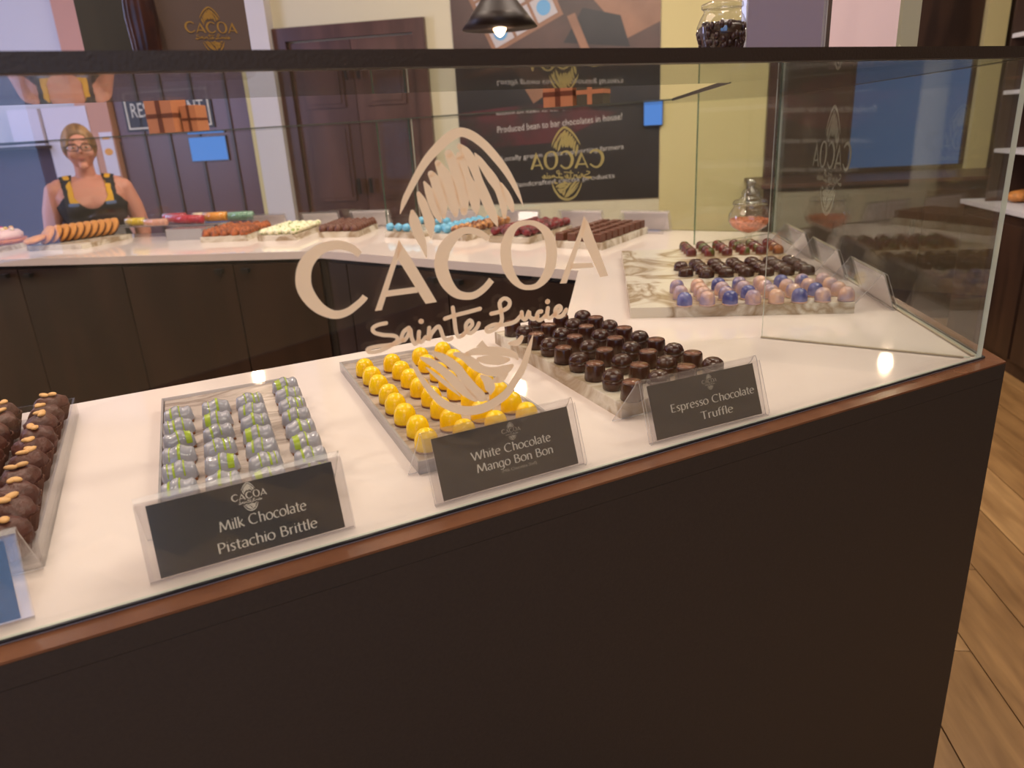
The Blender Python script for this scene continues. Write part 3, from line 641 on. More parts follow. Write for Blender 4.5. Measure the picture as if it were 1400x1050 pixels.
# dark joint under the front glass and clear silicone on the corner
for seg, l in (('near', 2.6), ('C', 1.56)):
    a = F(seg, -2.6 if seg == 'near' else 0, -.002); bb = F(seg, 0 if seg == 'near' else l, -.002); e = SEG[seg][1]
    MB().prism(P2(a, bb, bb + left(e) * .0035, a + left(e) * .0035), 0, .0025).build('joint', M['black'], g_near if seg == 'near' else g_C, (-g_near.location.x, -g_near.location.y, .0) if seg == 'near' else (-g_C.location.x, -g_C.location.y, .0))
def bead(a, bb, panel):
    e = (bb - a).normalized(); n = left(e) * .005; o = panel.location
    MB().prism([(p.x - o.x, p.y - o.y) for p in (a, bb, bb + n, a + n)], 0, .0025).build('silicone_bead', M['bead'], panel)
bead(F('C', .01, .0105), F('C', 1.56, .0105), g_C)
_dv = [c for c in case.children if c.name.startswith('glass_divider')]
_e = (Vector((.508, 1.405)) - K).normalized(); bead(K + _e * .03, Vector((.508, 1.405)) - _e * .0, _dv[0]) if 0 else bead(K + _e * .03 + left(_e) * .0085, Vector((.508, 1.405)) + left(_e) * .0085, _dv[0])
# logo on the front glass: letters and pod drawing are vinyl pieces on the outer face
def glass_logo(panel, seg, s, z, sc=1.0, mat='decal', parts=True, k=4):
    o = F(seg, s, .002); e = SEG[seg][1]; O = Vector((o.x, o.y, z)) - panel.location; U = (e.x, e.y, 0); V = (0, 0, 1); N = Vector((e.y, -e.x, 0))
    if not parts:
        plate('logo', logo_flat(2), M[mat], panel, O, U, V, N, .0006, sc / 1000); return
    root = panel
    g = logo_parts(k); L = g['letter']
    for nm, polys in (('letter_C', L[0]), ('letter_A', g['A1'][0] + g['A1'][1] + g['A1'][2]), ('letter_C', L[1]), ('letter_O', L[2]), ('letter_A', g['A2'][0] + g['A2'][1] + g['A2'][2]),
                      ('script_lettering', [p for q in g['script'] for p in q]), ('pod_arch', g['arc'][0]), ('pod_base_arch', g['bowl'][0])):
        plate(nm, polys, M[mat], root, O, U, V, N, .0006, sc / 1000)
    for q in g['drip']: plate('pod_drip', q, M[mat], root, O, U, V, N, .0006, sc / 1000)
glass_logo(g_near, 'near', -.9555, 1.270)
glass_logo(g_B, 'B', .877, 1.268, .98, 'gold_vinyl', False)
glass_logo(g_C, 'C', .97, 1.285, .98, 'silicone', False)
# ------------------------------------------------------------ slabs
def slab(p0, az, w, l, mat, label, t=.025, name='marble_slab', tray=False):
    """p0 = back-left corner seen from the row's far end; az = direction of the rows towards the viewer; w to the left of that direction"""
    e = dirv(az); n = left(e); c = p0 + e * l / 2 + n * w / 2
    h = (w / 2, l / 2); r = math.atan2(-e.y, -e.x) - math.pi / 2
    mb = MB().prism([(-h[0], -h[1]), (h[0], -h[1]), (h[0], h[1]), (-h[0], h[1])], 0, t, bev=.0012)
    if not tray:
        o = mb.build(name, M[mat], None, (c.x, c.y, ZT), r); return tag(o, label, 'slab', 'marble slabs on the counter')
    o = empty(name, label, 'slab', (c.x, c.y, ZT), r, 'marble slabs on the counter')
    s = mb.build('stone', M[mat], o, (0, 0, .0)); 
    g = .004; X, Y = h[0] + g, h[1] + g; q = MB()
    for (x0, x1, y0, y1) in ((-X, X, -Y, -Y + .003), (-X, X, Y - .003, Y), (-X, -X + .003, -Y, Y), (X - .003, X, -Y, Y)): q.box(x0, x1, y0, y1, 0, t + .004)
    q.build('clear_rim', M['acrylic_edge'], o)
    return o
V2 = lambda x, y: Vector((x, y))
slab(V2(-.588, 1.164), 157, .194, .435, 'marble_grey', 'grey marble slab under the grey green-striped bonbons', .018, tray=True)
slab(V2(-.321, 1.328), 157, .215, .50, 'marble_grey', 'grey marble slab under the yellow domed bonbons', .015, tray=True)
slab(V2(-.030, 1.464), 157, .225, .49, 'marble_cream', 'pale veined slab under the dark espresso truffles', .025)
for k, lab in enumerate(('the small red and green domes', 'the dark maroon chocolates', 'the blue and peach domes')):
    p = V2(.383, 2.388) + (V2(.277, 1.605) - V2(.383, 2.388)) * (k / 3)
    slab(p, 187.7, .483, .262, 'marble_cream', 'cream veined marble slab under ' + lab, .025)
far = {}
# far slabs: front-left corner, front-right corner, depth, label
FS = [('F1', (-1.401, 3.428), (-1.178, 3.405), .33, 'the orange dusted truffles'), ('F2', (-1.116, 3.363), (-.930, 3.325), .35, 'the white and green bonbons'),
      ('F3', (-.841, 3.371), (-.650, 3.310), .29, 'the dark brown truffles'), ('F4', (-.525, 3.262), (-.370, 3.150), .26, 'the few sky blue bonbons'),
      ('F5', (-.300, 3.100), (-.150, 2.990), .35, 'the sky blue and bronze truffles'), ('F6', (-.061, 2.925), (.095, 2.815), .36, 'the dark red truffles'),
      ('F7', (.180, 2.700), (.345, 2.575), .42, 'the square brown chocolates')]
BD = -left(d_B) * 1.0                      # outwards across the far counter
for nm, a, bb, dp, lab in FS:
    a, bb = V2(*a), V2(*bb); e = (bb - a).normalized(); back = {'F1': dirv(4), 'F2': dirv(7), 'F3': dirv(9)}.get(nm, dirv(33))
    w_ = (bb - a).length
    q = [a, bb, bb + back * dp, a + back * dp]; c = (q[0] + q[2]) / 2
    o = MB().prism([(p.x - c.x, p.y - c.y) for p in q], 0, .025, bev=.0012).build('marble_slab', M['marble_cream'], None, (c.x, c.y, ZT))
    tag(o, 'veined stone slab on the far counter under ' + lab, 'slab', 'marble slabs on the far counter')
    far[nm] = (a, bb, back * dp)
# ------------------------------------------------------------ chocolates
def dome_proto(name, mat, r=.0150, h=.0255, base=True, rf=None, cat='chocolate', seg=18, basemat='choc_base'):
    prof = [(r * .97, .0022), (r, .0042), (r * .985, h * .42), (r * .93, h * .60), (r * .80, h * .78), (r * .58, h * .91), (r * .3, h * .98), (0, h)]
    root = empty(name); root['category'] = cat
    MB().lathe(prof, seg, rfun=rf).build('shell', M[mat], root)
    MB().lathe([(r * 1.0, 0), (r * 1.02, .0012), (r * .97, .0026)], seg).build('base', M[basemat], root)
    return root
used = {}
rg = random.Random(11)
def lay(proto, pos, z, label, group, rz=None):
    u = used.setdefault(proto.name, [False])
    return put(proto, u, (pos.x, pos.y, z), rg.random() * 6.28 if rz is None else rz, label, group)
def rows(cols):  # cols = [(start, end, count)]
    for c, (a, bb, n) in enumerate(cols):
        for k in range(n): yield c, k, V2(*a).lerp(V2(*bb), k / max(1, n - 1))
COLN = lambda n: {4: ['leftmost row', 'second row', 'third row', 'rightmost row']}[n]
# yellow
py = dome_proto('yellow_bonbon', 'yellow', .0168, .0315)
cols = [((-.262, 1.250), (-.117, .907), 8), ((-.214, 1.272), (-.069, .930), 8), ((-.170, 1.300), (-.024, .957), 8), ((-.126, 1.330), (.020, .985), 8)]
for c, k, p in rows(cols):
    lay(py, p + V2(rg.uniform(-.003, .003), rg.uniform(-.003, .003)), ZT + .0155, f'yellow domed bonbon, {ORD[k]} from the back in the {COLN(4)[c]} of the yellow tray', 'yellow bonbons on the grey slab')
# espresso truffles: tapered cups and ridged rounds in turn
pc = empty('flat_topped_truffle'); pc['category'] = 'chocolate'
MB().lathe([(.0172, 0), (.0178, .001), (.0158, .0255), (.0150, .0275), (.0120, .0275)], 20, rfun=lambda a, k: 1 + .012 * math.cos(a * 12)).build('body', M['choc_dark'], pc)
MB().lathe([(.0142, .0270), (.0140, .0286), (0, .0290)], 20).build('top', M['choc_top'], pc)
pr = empty('ridged_round_truffle'); pr['category'] = 'chocolate'
MB().lathe([(.0146, 0), (.0158, .001), (.0170, .011), (.0172, .016)], 20).build('body', M['choc_dark'], pr)
MB().lathe([(.0173, .0158), (.0170, .0205), (.0148, .0260), (.0105, .0300), (.0055, .0318), (0, .0305)], 28, rfun=lambda a, k: 1 + .05 * math.cos(a * 9 + k * .7)).build('swirl', M['choc_dark'], pr)
cols = [((.008, 1.430), (.180, 1.030), 9), ((.057, 1.440), (.227, 1.062), 9), ((.108, 1.458), (.276, 1.088), 9), ((.155, 1.475), (.325, 1.112), 9)]
for c, k, p in rows(cols):
    flat = (c + k) % 2 == 0
    lay(pc if flat else pr, p, ZT + .0255, f'dark {"flat-topped" if flat else "ridged round"} truffle, {ORD[k]} from the back in the {COLN(4)[c]} on the veined slab', 'espresso truffles on the veined slab')
# grey green-striped loaves
def loaf_pt(u, a, off=0.0):
    """u along -1..1, a 0..pi over the top"""
    x = u * .0225; env = (1 - abs(u) ** 5.0) ** .5
    lobe = 1 + .10 * math.cos(u * 6.8 + .6)
    return Vector((x * (1 + off * 20), -math.cos(a) * (.0155 * env + off), .002 + (math.sin(a) ** .75) * (.0215 * env * lobe + off)))
def loaf(mb, u0, u1, nu, off, mi, a0=0.0, a1=math.pi):
    na = 10; vs = [loaf_pt(u0 + (u1 - u0) * i / nu, a0 + (a1 - a0) * j / na, off) for i in range(nu + 1) for j in range(na + 1)]
    mb.add(vs, [(i * (na + 1) + j, i * (na + 1) + j + 1, (i + 1) * (na + 1) + j + 1, (i + 1) * (na + 1) + j) for i in range(nu) for j in range(na)], mi, True)
lv = []
for v in range(4):
    root = empty('grey_brittle_bonbon'); root['category'] = 'chocolate'
    mb = MB(); loaf(mb, -1, 1, 14, 0, 0); mb.build('shell', M['grey_shell'], root)
    MB().box(-.0205, .0205, -.0140, .0140, 0, .0025).build('base', M['choc_base'], root)
    mb = MB()
    for (u, wd) in [[(-.45, .13), (.1, .07)], [(-.55, .35), (.05, .10)], [(-.3, .08), (.25, .12), (.55, .06)], [(-.1, .16), (.45, .06)]][v]: loaf(mb, u - wd / 2, u + wd / 2, 3, .0006, 0, .35 if v != 1 else .2, 2.9)
    mb.build('drizzle', M['green_drizzle'], root); lv.append(root)
cols = [((-.520, 1.062), (-.410, .800), 6), ((-.470, 1.085), (-.362, .815), 6), ((-.424, 1.108), (-.306, .818), 7), ((-.386, 1.178), (-.250, .826), 8)]
for c, k, p in rows(cols):
    lay(lv[(c * 3 + k * 2 + (k // 2)) % 4], p, ZT + .0185, f'grey green-striped bonbon, {ORD[k]} from the back in the {COLN(4)[c]} of the grey tray', 'grey bonbons on the grey slab', R_(23 + rg.uniform(-8, 8)) + (math.pi if rg.random() < .3 else 0))
# nutty truffles in paper cups, in a clear tray at the left edge
tr = []
for v in range(3):
    root = empty('peanut_truffle'); root['category'] = 'truffle'
    MB().lathe([(.0175, 0), (.0250, .024), (.0240, .024), (.0170, .001)], 48, smooth=False, rfun=lambda a, k: 1 + .05 * math.cos(a * 24)).build('paper_cup', M['cup'], root)
    q = random.Random(v); ph = [q.uniform(0, 6.28) for _ in range(6)]
    MB().ell((0, 0, .024), (.0235, .0235, .0200), 20, 12, fun=lambda u: u * (1 + .07 * math.sin(u.x * 5 + ph[0]) + .07 * math.sin(u.y * 6 + ph[1]) + .05 * math.sin(u.z * 8 + u.x * 6 + ph[2]))).build('truffle', M['truffle'], root)
    for k in range(2 + v % 2):
        a = ph[3 + k]; mb = MB(); mb.ell((0, 0, 0), (.0085, .0054, .0032), 10, 6); nn = mb.build('peanut_half', M['nut'], root, (.0062 * math.cos(a + k * 2.2), .0062 * math.sin(a + k * 2.2), .0450)); nn.rotation_euler = (q.uniform(-.2, .2), q.uniform(-.2, .2), q.uniform(0, 3))
    tr.append(root)
ty = dirv(155)
tnames = ['right row', 'second row from the right', 'third row from the right']
for c in range(3):
    a = V2(-.757, 1.125) - V2(.056, .026) * c; n = 10
    for k in range(n):
        p = a + ty * (.0515 * k)
        lay(tr[(c + k * 2) % 3], p + V2(rg.uniform(-.003, .003), rg.uniform(-.003, .003)), ZT + .0085, f'peanut truffle in paper cup, {ORD[k]} from the back in the {tnames[c]}', 'peanut truffles in the clear tray')
e = ty; n_ = left(e)
tr0 = empty('clear_tray', 'clear acrylic tray holding the peanut truffles at the left', 'tray', (-.757 + e.x * .24, 1.125 + e.y * .24, ZT), math.atan2(-e.y, -e.x) - math.pi / 2)
MB().box(-.157, .031, -.253, .275, .005, .0082).build('tray_floor', M['acrylic'], tr0)
q = MB()
for a in ((-.160, -.157, -.256, .278), (.031, .034, -.256, .278), (-.157, .031, .275, .278), (-.157, .031, -.256, -.253)): q.box(*a, 0, .030)
q.build('tray_side', M['acrylic'], tr0)
# right slabs
pm = [dome_proto('red_green_dome', m_, .0162, .0250) for m_ in ('redgreen', 'maroon', 'amber')]
cols = [((.579, 2.350), (.570, 2.225), 4), ((.630, 2.342), (.620, 2.205), 4), ((.681, 2.338), (.672, 2.200), 4), ((.733, 2.334), (.724, 2.197), 4), ((.784, 2.325), (.772, 2.190), 4), ((.836, 2.320), (.822, 2.185), 4)]
for c, k, p in rows(cols): lay(pm[2] if c == 5 and k > 1 else pm[(c + k) % 2], p, ZT + .0255, f'small red-green dome, {ORD[k]} from the back in the {ORD[c]} column from the left', 'red and green domes below the jar')
seg6 = lambda a, k: 1 + .05 * math.cos(a * 6)
pd_ = [dome_proto('maroon_chocolate', m_, .0200, .0245, rf=seg6, seg=24, basemat='choc_dark') for m_ in ('darkmaroon', 'choc_dark')]
cols = [((.487, 2.010), (.480, 1.925), 2)] + [((.535 + .0505 * i, 2.035 - .005 * i), (.527 + .0505 * i, 1.895 - .006 * i), 4) for i in range(6)]
for c, k, p in rows(cols): lay(pd_[(c * 2 + k) % 2], p, ZT + .0255, f'glossy maroon chocolate, {ORD[k]} from the back in the {ORD[c]} column from the left', 'maroon chocolates on the middle slab')
pb_ = [dome_proto('blue_peach_dome', m_, .0176, .0310, basemat='peach_shell') for m_ in ('bluepeach', 'blue_shell', 'peach_shell')]
cols = [((.412 + .0497 * i, 1.735 - .002 * i), (.397 + .0497 * i, 1.597 - .005 * i), 4 if i else 3) for i in range(8)]
for c, k, p in rows(cols): lay(pb_[(c * 5 + k * 2 + (c * k) % 3) % 3], p, ZT + .0255, f'blue-peach dome, {ORD[k]} from the back in the {ORD[c]} column from the left', 'blue and peach domes on the slab')
# far trays
def lump(name, mat, r, h, v=0, sq=False):
    q = random.Random(v + 7); ph = [q.uniform(0, 6) for _ in range(3)]
    if sq:
        mb = MB().prism([(-r, -r), (r, -r), (r, r), (-r, r)], 0, h, bev=.002)
        o = mb.build(name, M[mat])
    else: o = MB().ell((0, 0, h * .5), (r, r, h * .5), 12, 8, fun=lambda u: u * (1 + .06 * math.sin(u.x * 6 + ph[0]) + .06 * math.sin(u.y * 6 + ph[1]))).build(name, M[mat])
    o['category'] = 'chocolate'; return o
def cornet(name, mat):
    o = MB().lathe([(.0185, 0), (.0200, .005), (.0170, .017), (.010, .028), (0, .034)], 10, rfun=lambda a, k: 1 + .08 * math.cos(a * 5 + k)).build(name, M[mat]); o['category'] = 'chocolate'; return o
def grid(key, nx, ny, protos, lab, group, m0=.02, pick=None, back=True):
    a, bb, dp = far[key]; ex = (bb - a); L = ex.length; ex.normalize(); D = dp.length; ey = dp.normalized()
    for i in range(nx):
        for j in range(ny):
            p = a + ex * (m0 + (L - 2 * m0) * i / max(1, nx - 1)) + ey * (m0 + (D - 2 * m0) * j / max(1, ny - 1))
            pr_ = protos[pick(i, j)] if pick else protos[(i + j) % len(protos)]
            if pr_ is None: continue
            lay(pr_, p + V2(rg.uniform(-.002, .002), rg.uniform(-.002, .002)), ZT + .0255, lab(i, j), group)
po = cornet('dusted_truffle', 'orange_dust')
grid('F1', 5, 8, [po], lambda i, j: f'orange dusted truffle on the far left slab, {ORD[j]} row back, {ORD[i]} from the left', 'orange dusted truffles')
pw = [lump('white_green_bonbon', 'white_green', .0175, .026, v) for v in range(2)]
grid('F2', 5, 9, pw, lambda i, j: f'white bonbon with green marks on the far counter, {ORD[j]} row back, {ORD[i]} from the left', 'white and green bonbons')
pk = cornet('dark_truffle', 'choc_mid')
grid('F3', 5, 8, [pk], lambda i, j: f'rough dark brown truffle on the far counter, {ORD[j]} row back, {ORD[i]} from the left', 'rough dark truffles')
pbz = [lump('sky_blue_bonbon', 'skyblue', .0190, .034, 1), lump('bronze_truffle', 'bronze', .0195, .035, 2)]
grid('F4', 4, 2, [pbz[0]], lambda i, j: f'sky blue bonbon beside the green glass edge, {ORD[j]} row back, {ORD[i]} from the left', 'few sky blue bonbons by the divider')
grid('F5', 4, 8, pbz, lambda i, j: f'{"sky blue" if i < 2 else "bronze"} round truffle on the far slab, {ORD[j]} row back, {ORD[i]} from the left', 'sky blue and bronze truffles', pick=lambda i, j: 0 if i < 2 else 1)
prd = lump('red_truffle', 'redtruffle', .0195, .034, 3)
grid('F6', 4, 8, [prd], lambda i, j: f'dark red truffle on the far slab, {ORD[j]} row back, {ORD[i]} from the left', 'dark red truffles')
psq = lump('square_chocolate', 'choc_mid', .0172, .028, 4, True)
a7 = far['F7']
u = used.setdefault('sqx', [False])
ex = (a7[1] - a7[0]).normalized(); ey = a7[2].normalized()
for i in range(4):
    for j in range(8):
        p = a7[0] + ex * (.025 + .052 * i) + ey * (.025 + .052 * j)
        put(psq, u, (p.x, p.y, ZT + .0255), math.atan2(ex.y, ex.x), f'square brown chocolate on the far slab, {ORD[j]} row back, {ORD[i]} from the left', 'square chocolates on the far slab')
# ------------------------------------------------------------ acrylic tents with name cards
FA = math.atan2(.027, .073)              # lean of the front face
def tent(W_=.205, dark='card_black', text=None, label='', seg='near', s=0.0, d=.074, rz_off=0.0, group='clear tents with name cards', hs=1.0):
    p = F(seg, s, d); root = empty('name_card_holder', label, 'sign holder', (p.x, p.y, ZT), rot(seg) + rz_off, group)
    h = W_ / 2; T_ = .0018; V = Vector((0, math.sin(FA), math.cos(FA))); N = Vector((0, -math.cos(FA), math.sin(FA)))
    Ht = .089 * hs
    def sheet(nm, prof, t=T_):
        """profile in (y,z) extruded along x"""
        n = len(prof); pin = []
        for i in range(n):
            a = Vector(prof[max(0, i - 1)]); c = Vector(prof[min(n - 1, i + 1)]); tt = (c - a).normalized(); nn = Vector((-tt.y, tt.x)); pin.append((prof[i][0] + nn.x * t, prof[i][1] + nn.y * t))
        mb = MB()
        for A_, B_ in ((prof, None), (pin, None)):
            vs = [(x, y, z) for x in (-h, h) for y, z in A_]; mb.add(vs, [(i, i + 1, n + i + 1, n + i) for i in range(n - 1)], 0)
        for x in (-h, h):
            vs = [(x, y, z) for y, z in prof] + [(x, y, z) for y, z in pin]; mb.add(vs, [(i, i + 1, n + i + 1, n + i) for i in range(n - 1)], 1)
        for i in (0, n - 1):
            vs = [(-h, *prof[i]), (h, *prof[i]), (h, *pin[i]), (-h, *pin[i])]; mb.add(vs, [(0, 1, 2, 3)], 1)
        return mb.build(nm, [M['acrylic'], M['acrylic_edge']], root)
    top = V * Ht
    prof = [(0.004, .001), (top.y - .004 * math.sin(FA), top.z - .004), (top.y + .001, top.z), (top.y + .004, top.z - .002), (top.y + .008, top.z - .010), (.098 * hs, .001)]
    sheet('stand', prof)
    f0 = N * .0055
    prof2 = [(.004, .0012), (-.0015, .0012), (f0.y + V.y * .004, f0.z + V.z * .004), (f0.y + V.y * .083 * hs, f0.z + V.z * .083 * hs)]
    sheet('front_sheet', prof2, .0014)
    cw, chh = W_ * .90, .076 * hs; O = Vector((-cw / 2, 0, 0)) + N * .0015 + V * .0045
    mb = MB(); U = Vector((1, 0, 0)); vs = [O, O + U * cw, O + U * cw + V * chh, O + V * chh]; vs2 = [v + N * .0008 for v in vs]
    mb.add(vs + vs2, [(4, 5, 6, 7), (0, 4, 7, 3), (1, 2, 6, 5), (3, 7, 6, 2), (0, 1, 5, 4)], 0); cd = mb.build('name_card', M[dark], root)
    mb = MB(); vs = [v - N * .0003 for v in vs]; mb.add(vs, [(0, 1, 2, 3)]); mb.build('card_back', M['card_white'], root)
    if text:
        for (txt, u0, u1, v, ht) in text['lines']:
            q = O + U * (cw * u0) + V * (chh * v)
            lettering('lettering', txt, ht, M['ink'], cd, q, U, V, N, width=cw * (u1 - u0), t=.0011)
        lu, lv_, lw = text['logo']; q = O + U * (cw * lu) + V * (chh * lv_)
        plate('logo', logo_flat(2), M['ink' if dark == 'card_black' else 'ink_dim'], cd, q, U, V, N, .0011, lw / 286)
        if 'small' in text: font_plate('lettering', text['small'][0], cw * text['small'][3], M['ink_dim'], cd, O + U * (cw * text['small'][1]) + V * (chh * text['small'][2]), U, V, N, .0011)
    return root
tent(.213, 'card_black', {'lines': [('Milk Chocolate', .33, .81, .40, .0108), ('Pistachio Brittle', .30, .85, .11, .0108)], 'logo': (.52, .79, .029)}, 'clear name card holder reading Milk Chocolate Pistachio Brittle', 'near', -1.217, .0285)
tent(.210, 'card_glare', {'lines': [('White Chocolate', .24, .83, .50, .0102), ('Mango Bon Bon', .26, .83, .29, .0102)], 'logo': (.555, .82, .021), 'small': ('(Milk Chocolate Shell)', .43, .17, .26)}, 'clear name card holder reading White Chocolate Mango Bon Bon', 'near', -.908, .0235)
tent(.207, 'card_glare', {'lines': [('Espresso Chocolate', .165, .965, .43, .0108), ('Truffle', .42, .73, .17, .0108)], 'logo': (.56, .83, .021)}, 'clear name card holder reading Espresso Chocolate Truffle', 'near', -.592, .0215, -R_(2.2))
tent(.205, 'card_black', {'lines': [], 'logo': (.5, .7, .04)}, 'clear name card holder cut off at the left edge, beside peanut truffles', 'near', -1.528, .0285)
for s, lab in ((.456, 'nearest of three clear card holders seen from behind at the right glass'), (.785, 'middle of three clear card holders seen from behind at the right glass'), (1.10, 'farthest of three clear card holders seen from behind at the right glass')):
    tent(.215, 'card_glare', {'lines': [], 'logo': (.5, .62, .045)}, lab, 'C', s, .020)
for s, lab in ((.50, 'white backed card holder behind the square brown chocolates'), (.79, 'white backed card holder behind the dark red truffles'), (1.09, 'white backed card holder behind the bronze truffles'), (1.42, 'white backed card holder behind the sky blue bonbons')):
    tent(.205, 'card_black', None, lab, 'B', s, .018, group='white backed card holders on the far counter')
for s, lab in ((.235, 'white backed card holder behind the rough dark truffles'), (.50, 'white backed card holder behind the white and green bonbons'), (.78, 'white backed card holder by the pale column, behind the orange truffles')):
    tent(.205, 'card_black', None, lab, 'A', s, .018, group='white backed card holders on the far counter')
# ------------------------------------------------------------ candy jar
jr = empty('candy_jar', 'footed glass candy jar with lid, holding orange-pink crystals', 'jar', (.858, 2.570, ZT))
def shellp(b, prof, seg=32, mi=0): b.lathe(prof, seg, mi)
b = MB(); shellp(b, [(.036, 0), (.034, .004), (.014, .010), (.010, .020), (.013, .030), (.034, .040), (.060, .056), (.072, .078), (.070, .098), (.058, .118), (.053, .126), (.056, .130)]); b.build('bowl', M['jar_glass'], jr)
b = MB(); shellp(b, [(.060, .131), (.058, .139), (.052, .146), (.034, .152), (.029, .160), (.030, .170), (.024, .180), (.012, .186), (.010, .192), (.015, .198), (.016, .206), (.009, .214), (0, .216)]); b.build('lid', M['jar_glass'], jr)
b = MB()
for k in range(5): a = k * 1.2566; b.ell((.009 * math.cos(a), .009 * math.sin(a), .208), (.006, .006, .006), 8, 6)
b.build('finial', M['jar_glass'], jr)
b = MB(); b.lathe([(.010, .034), (.034, .0425), (.058, .058), (.068, .076), (.060, .080), (0, .084)], 24)
q = random.Random(3)
for k in range(150):
    a = q.uniform(0, 6.28); r = .064 * math.sqrt(q.random()); b.ell((r * math.cos(a), r * math.sin(a), .080 + q.uniform(0, .004) - r * .03), (.0045, .004, .003), 5, 3)
o = b.build('crystals', M['crystal'], jr); o['kind'] = 'stuff'
# ------------------------------------------------------------ things standing on the near lid
ZD = ZL + .0082
def onlid(name, label, cat, s, d, rz=0.0):
    p = F('near', s, d); return empty(name, label, cat, (p.x, p.y, ZD), rot('near') + rz)
def bag(root, w_, dp, h, mat, side, hs=None):
    x = w_ / 2; mb = MB(); f = .012
    vs = [(-x, 0, 0), (x, 0, 0), (x, dp, 0), (-x, dp, 0), (-x, 0, h), (x, 0, h), (x, dp, h), (-x, dp, h), (x - f, dp / 2, h * .9), (-x + f, dp / 2, h * .9), (x - f, dp / 2, 0.03), (-x + f, dp / 2, .03)]
    mb.add(vs, [(0, 1, 5, 4), (0, 3, 2, 1), (2, 3, 7, 6)], 0)
    mb.add(vs, [(1, 2, 10), (1, 10, 8, 5), (10, 2, 6, 8), (0, 11, 3), (0, 4, 9, 11), (11, 9, 7, 3)], 1)
    o = mb.build('bag_body', [M[mat], M[side]], root)
    if hs:
        for y in (0.001, dp - .001): MB().tube([(-x * .4, y, h - .01)] + [(-x * .4 * math.cos(t * .3927), y, h + .05 * math.sin(t * .3927)) for t in range(1, 8)] + [(x * .4, y, h - .01)], .0018, 6).build('handle', M[hs], root)
ob = onlid('paper_bag', 'dark olive paper bag at the left on the top lid', 'bag', -1.242, .215); bag(ob, .070, .06, .24, 'olive_bag', 'olive_bag', 'ribbon')
bb_ = onlid('paper_bag', 'brown paper bag with gold shop logo on the top lid', 'bag', -1.167, .155); bag(bb_, .092, .055, .26, 'paper_bag', 'paper_bag', 'ribbon')
plate('logo', logo_flat(3), M['gold'], bb_, (.010, 0, .0435), (1, 0, 0), (0, 0, 1), (0, -1, 0), .0008, .040 / 286)
pdn = onlid('cacao_pod', 'dark dried cacao pod standing in front of the brown bag', 'cacao pod', -1.222, .125)
b = MB(); b.lathe([(.004, 0), (.0085, .004), (.012, .022), (.0135, .05), (.012, .08), (.007, .10), (0, .112)], 30, rfun=lambda a, k: 1 + .09 * math.cos(a * 8)); b.build('husk', M['pod'], pdn)
MB().tube([(0, 0, .108), (.001, 0, .118), (.004, 0, .126)], .002, 6).build('stem', M['ribbon'], pdn)
bj = onlid('bean_jar', 'glass jar filled with dark cacao beans on the top lid', 'jar', -.440, .20)
b = MB(); b.lathe([(.022, 0), (.0235, .004), (.027, .020), (.034, .045), (.036, .058), (.031, .070), (.026, .078), (.028, .082)], 28); b.build('bowl', M['jar_glass'], bj)
b = MB(); b.lathe([(.0, .002), (.0205, .002), (.0255, .020), (.0325, .045), (.034, .056), (.030, .060), (0, .063)], 24)
for k in range(110):
    a = q.uniform(0, 6.28); t = q.random(); zz = .004 + t * .055; r = (.0215 + (.0125 * min(1, t * 1.2))); b.ell((r * math.cos(a), r * math.sin(a), zz), (.0042, .0042, .006), 6, 4)
for k in range(25):
    a = q.uniform(0, 6.28); r = .028 * math.sqrt(q.random()); b.ell((r * math.cos(a), r * math.sin(a), .062), (.006, .0042, .003), 6, 4)
o = b.build('cacao_beans', M['beans'], bj); o['kind'] = 'stuff'
b = MB(); b.lathe([(.030, .0825), (.030, .088), (.012, .094), (.008, .100), (.011, .106), (0, .110)], 20); b.build('lid', M['jar_glass'], bj)
sg = onlid('menu_holder', 'clear upright holder with lavender sheet on the top lid', 'sign holder', -.312, .20)
b = MB(); b.box(-.082, .082, -.004, -.002, 0, .16); b.box(-.082, .082, .004, .006, 0, .16); b.build('clear_sheets', M['acrylic'], sg)
b = MB(); b.box(-.085, -.082, -.004, .006, 0, .16); b.box(.082, .085, -.004, .006, 0, .16); b.box(-.085, .085, -.02, .03, -.0, .002); b.build('clear_rim', M['acrylic_edge'], sg)
b = MB(); b.box(-.079, .078, -.0015, .001, .002, .155); sh = b.build('paper_sheet', M['lavender'], sg)
wb = onlid('paper_bag', 'white paper bag with pale side at the right on the top lid', 'bag', -.138, .20, R_(-78)); bag(wb, .114, .075, .22, 'white_bag', 'bag_side', 'white_bag')
# gift boxes on the far lids
def gift(name, label, seg, s, d, w_, dp, h, mats=('box_tan', 'ribbon'), rz=0.0):
    p = F(seg, s, d); r = empty(name, label, 'gift box', (p.x, p.y, ZD), rot(seg) + rz)
    MB().prism([(-w_ / 2, 0), (w_ / 2, 0), (w_ / 2, dp), (-w_ / 2, dp)], 0, h, bev=.002).build('box', M[mats[0]], r)
    b = MB(); t = .0012; k = w_ * .09
    b.box(-k, k, -t, dp + t, -0.0 + .0005, h + t); b.box(-w_ / 2 - t, w_ / 2 + t, -t, dp + t, h * .42, h * .42 + k * 1.6); b.build('ribbon', M[mats[1]], r)
gift('gift_box', 'larger tan gift box with brown ribbon on the far left lid', 'A', 1.068, .22, .132, .12, .150)
gift('gift_box', 'smaller tan gift box leaning by the larger one on the lid', 'A', .955, .20, .075, .09, .112)
gift('gift_box', 'copper and dark gift box on the far lid before the poster', 'B', .735, .25, .115, .09, .085, rz=.1)
gift('gift_box', 'dark olive gift box with copper ribbon right of the copper one', 'B', .61, .25, .10, .08, .085, ('olive_bag', 'box_tan'), .1)
